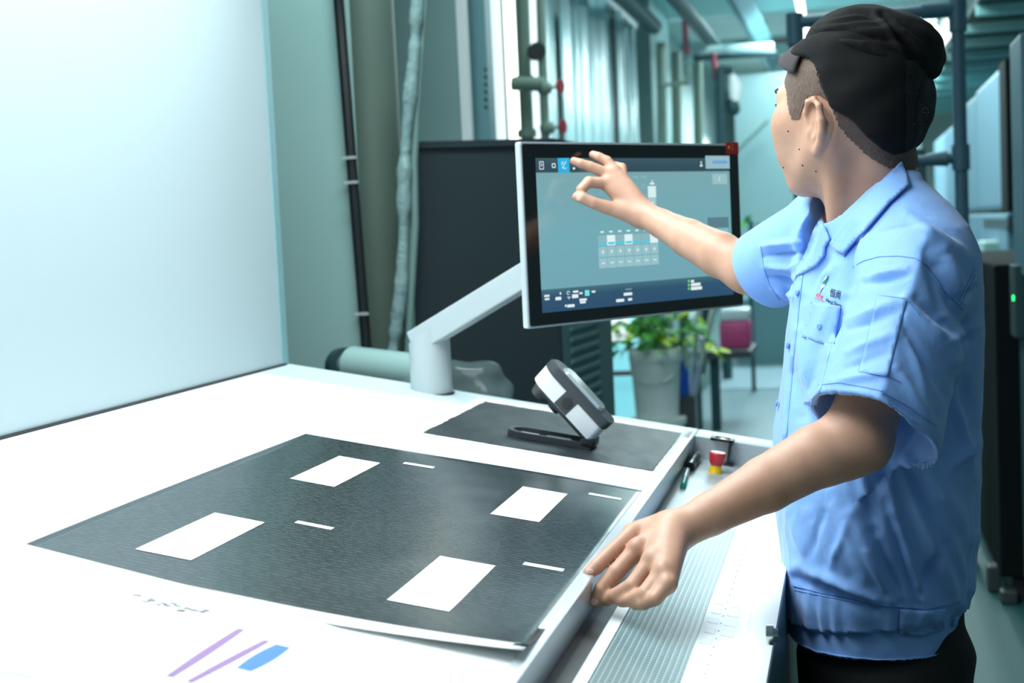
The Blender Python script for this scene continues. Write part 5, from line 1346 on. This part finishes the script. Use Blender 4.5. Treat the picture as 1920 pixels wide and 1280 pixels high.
e = empty('potted_plant', (bc[0], yb, tz), (0, 0, 0), 'bushy green pothos growing out of the white bucket', 'plant')
rng_ = random.Random(3)
me_l = bpy.data.meshes.new('leaf'); me_l.from_pydata([(0, 0, 0), (.35, .32, .05), (.8, .25, .0), (1.15, 0, -.12), (.8, -.25, .0), (.35, -.32, .05), (.5, 0, -.04)], [], [(0, 6, 1), (1, 6, 2), (2, 6, 3), (3, 6, 4), (4, 6, 5), (5, 6, 0)])
me_y = me_l.copy(); me_l.materials.append(lf); me_y.materials.append(ly_)
for k_ in range(170):
    th = rng_.uniform(0, 2*math.pi); rr_ = rng_.uniform(.02, .30); h_ = rng_.uniform(-.02, .36)*(1-rr_*.9)
    if rr_ < .12: h_ = rng_.uniform(.02, .38)
    lo_ = bpy.data.objects.new('leaf', me_y if rng_.random() < .2 else me_l); COL.objects.link(lo_); lo_.parent = e
    lo_.location = (rr_*1.0*math.cos(th), rr_*math.sin(th), h_); s_ = rng_.uniform(.07, .12); lo_.scale = (s_, s_, s_)
    lo_.rotation_euler = (rng_.uniform(-.5, .5), rng_.uniform(-.5, .9), th+rng_.uniform(-.8, .8))
for k_ in range(9):
    th = k_*.7; MB().tube([(0, 0, -.02), (.06*math.cos(th), .06*math.sin(th), .14), (.15*math.cos(th), .15*math.sin(th), .26)], .006, 6).build('stem', lf, e, True)
e = empty('climbing_plant', tuple(P3(1330, 640, yb+.2)), (0, 0, 0), 'trailing yellow-green leaves right of the bucket', 'plant')
for (a, b) in ((1338, 652), (1346, 655), (1332, 640), (1340, 664), (1325, 648), (1300, 640), (1305, 625), (1312, 612)):
    lo_ = bpy.data.objects.new('leaf', me_y); COL.objects.link(lo_); lo_.parent = e; lo_.location = P3(a, b, yb+.2)-P3(1330, 640, yb+.2); lo_.scale = (.085,)*3; lo_.rotation_euler = (rng_.uniform(-.5, .5), rng_.uniform(0, .9), rng_.uniform(0, 6))
e = empty('step_ladder', tuple(P3(1310, 780, 8.9)), (0, 0, 0), 'pale metal folding ladder standing right of the bucket', 'ladder')
for (a, b) in (((1312, 560), (1292, 770)), ((1338, 575), (1300, 745))):
    MB().tube([P3(*a, 8.9), P3(*b, 8.85)], .020, 8).build('ladder_rail', M['alu'], e, True, world=True)
for (a, b) in (((1290, 560), (1276, 650)), ((1325, 560), (1316, 700))):
    MB().tube([P3(*a, 9.1), P3(*b, 9.1)], .022, 8).build('rear_rail', dk, e, True, world=True)
for t_ in (.35, .6, .85): MB().tube([P3(1312-20*t_, 560+210*t_, 8.9), P3(1338-38*t_, 575+170*t_, 8.9)], .014, 6).build('rung', M['alu'], e, True, world=True)
e = empty('blue_bottle', tuple(P3(1281, 735, 8.7)), (0, 0, 0), 'blue plastic bottle standing behind the bucket\'s right side', 'bottle')
zb_0 = P3(1281, 742, 8.75)
MB().lathe([(.035, 0), (.04, .02), (.04, .15), (.015, .19), (.015, .22)], tuple(zb_0), 20).build('bottle_body', mat('bottle_blue', lin((20, 90, 200)), .3), e, True, world=True)
MB().box(zb_0-[.08, .06, zb_0[2]], zb_0+[.08, .06, -.001]).build('bottle_shelf', M['charcoal'], e, world=True)
e = empty('pink_tank', tuple(P3(1370, 650, 10)), (0, 0, 0), 'translucent tank half full of pink liquid beside the ladder', 'tank')
pk0 = P3(1372, 651, 10); 
MB().box((X(1343, 10), 9.9, pk0[2]), (X(1400, 10), 10.2, P3(1370, 600, 10)[2]), .03).build('pink_liquid', mat('pink', lin((180, 70, 120)), .35), e, True, world=True)
MB().box((X(1344, 10), 9.91, P3(1370, 600, 10)[2]), (X(1399, 10), 10.19, P3(1370, 578, 10)[2]), .02).build('tank_top', mat('tank_pale', lin((190, 205, 208)), .35), e, True, world=True)
tz0 = pk0[2]; MB().box((X(1292, 10), 9.7, tz0-.05), (X(1405, 10), 10.3, tz0-.001)).build('tank_table', M['charcoal'], e, world=True)
for xx in (X(1300, 10), X(1335, 10)): MB().box((xx-.03, 9.75, 0), (xx+.03, 9.85, tz0-.05)).build('table_leg', dk, e, world=True)
# glass door slot with bright outside
g3 = MB().box((X(1132, 9.6), 9.6, 0), (X(1186, 9.6), 9.62, P3(1150, 560, 9.6)[2])).build('lit_doorway', mat('door_glow', (.5, .8, .85), .4, emis=lin((120, 215, 230)), es=.75), None)
tag(g3, 'bright aqua lit doorway between the vented cabinet and the bucket', 'doorway')
g3b = MB().box((X(1134, 9.5), 9.5, P3(1150, 705, 9.5)[2]), (X(1176, 9.5), 9.53, P3(1150, 696, 9.5)[2])).build('red_bar', mat('sill_red', lin((120, 90, 90)), .6), g3, world=True)
g3c = MB().box((X(1134, 9.5), 9.5, P3(1150, 640, 9.5)[2]), (X(1170, 9.5), 9.53, P3(1150, 575, 9.5)[2])).build('white_notice', mat('notice_glow', (.9, .95, .95), .5, emis=(.85, 1, 1), es=.9), g3, world=True)
# walkway: grey-blue deck leading down the hall
wk = MB().prism([(-1.24, 7.5), (.62, 7.5), (.62, 26), (-1.24, 26)], .0, .012).build('walkway_mat', M['walkway'], None); tag(wk, 'grey-blue floor walkway leading down the hall', 'walkway')
wk2 = MB().prism([(-1.2, 12.2), (.3, 12.2), (.3, 13.9), (-1.2, 13.9)], .012, .02).build('floor_reflection', mat('reflection_pale', lin((140, 165, 176)), .5), None); tag(wk2, 'paler patch painted across the walkway as its floor reflection', 'painted reflection')  # reflected light on the floor, painted as a paler thin slab
e = empty('far_plant', tuple(P3(1408, 440, 12)), (0, 0, 0), 'tiny distant plant between the monitor and the shirt sleeve', 'plant')
for (a, b) in ((1406, 408), (1411, 414), (1403, 416), (1409, 402), (1415, 420)):
    lo_ = bpy.data.objects.new('leaf', me_l); COL.objects.link(lo_); lo_.parent = e; lo_.location = P3(a, b, 12)-P3(1408, 440, 12); lo_.scale = (.11,)*3; lo_.rotation_euler = (rng_.uniform(-.5, .5), rng_.uniform(0, .9), rng_.uniform(0, 6))
MB().tube([P3(1408, 415, 12), P3(1408, 560, 12), P3(1408, 560, 12)*[1, 1, 0]], .018, 8).build('plant_stalk', dk, e, True, world=True)
cs_ = MB().box((X(1375, 14.4), 14.4, 0), (X(1500, 14.4), 15.2, P3(1430, 560, 14.4)[2]), .01).build('low_cabinet', mat('low_cab', lin((96, 136, 142)), .5), None); tag(cs_, 'low grey-teal cabinet under the outstretched arm', 'cabinet')
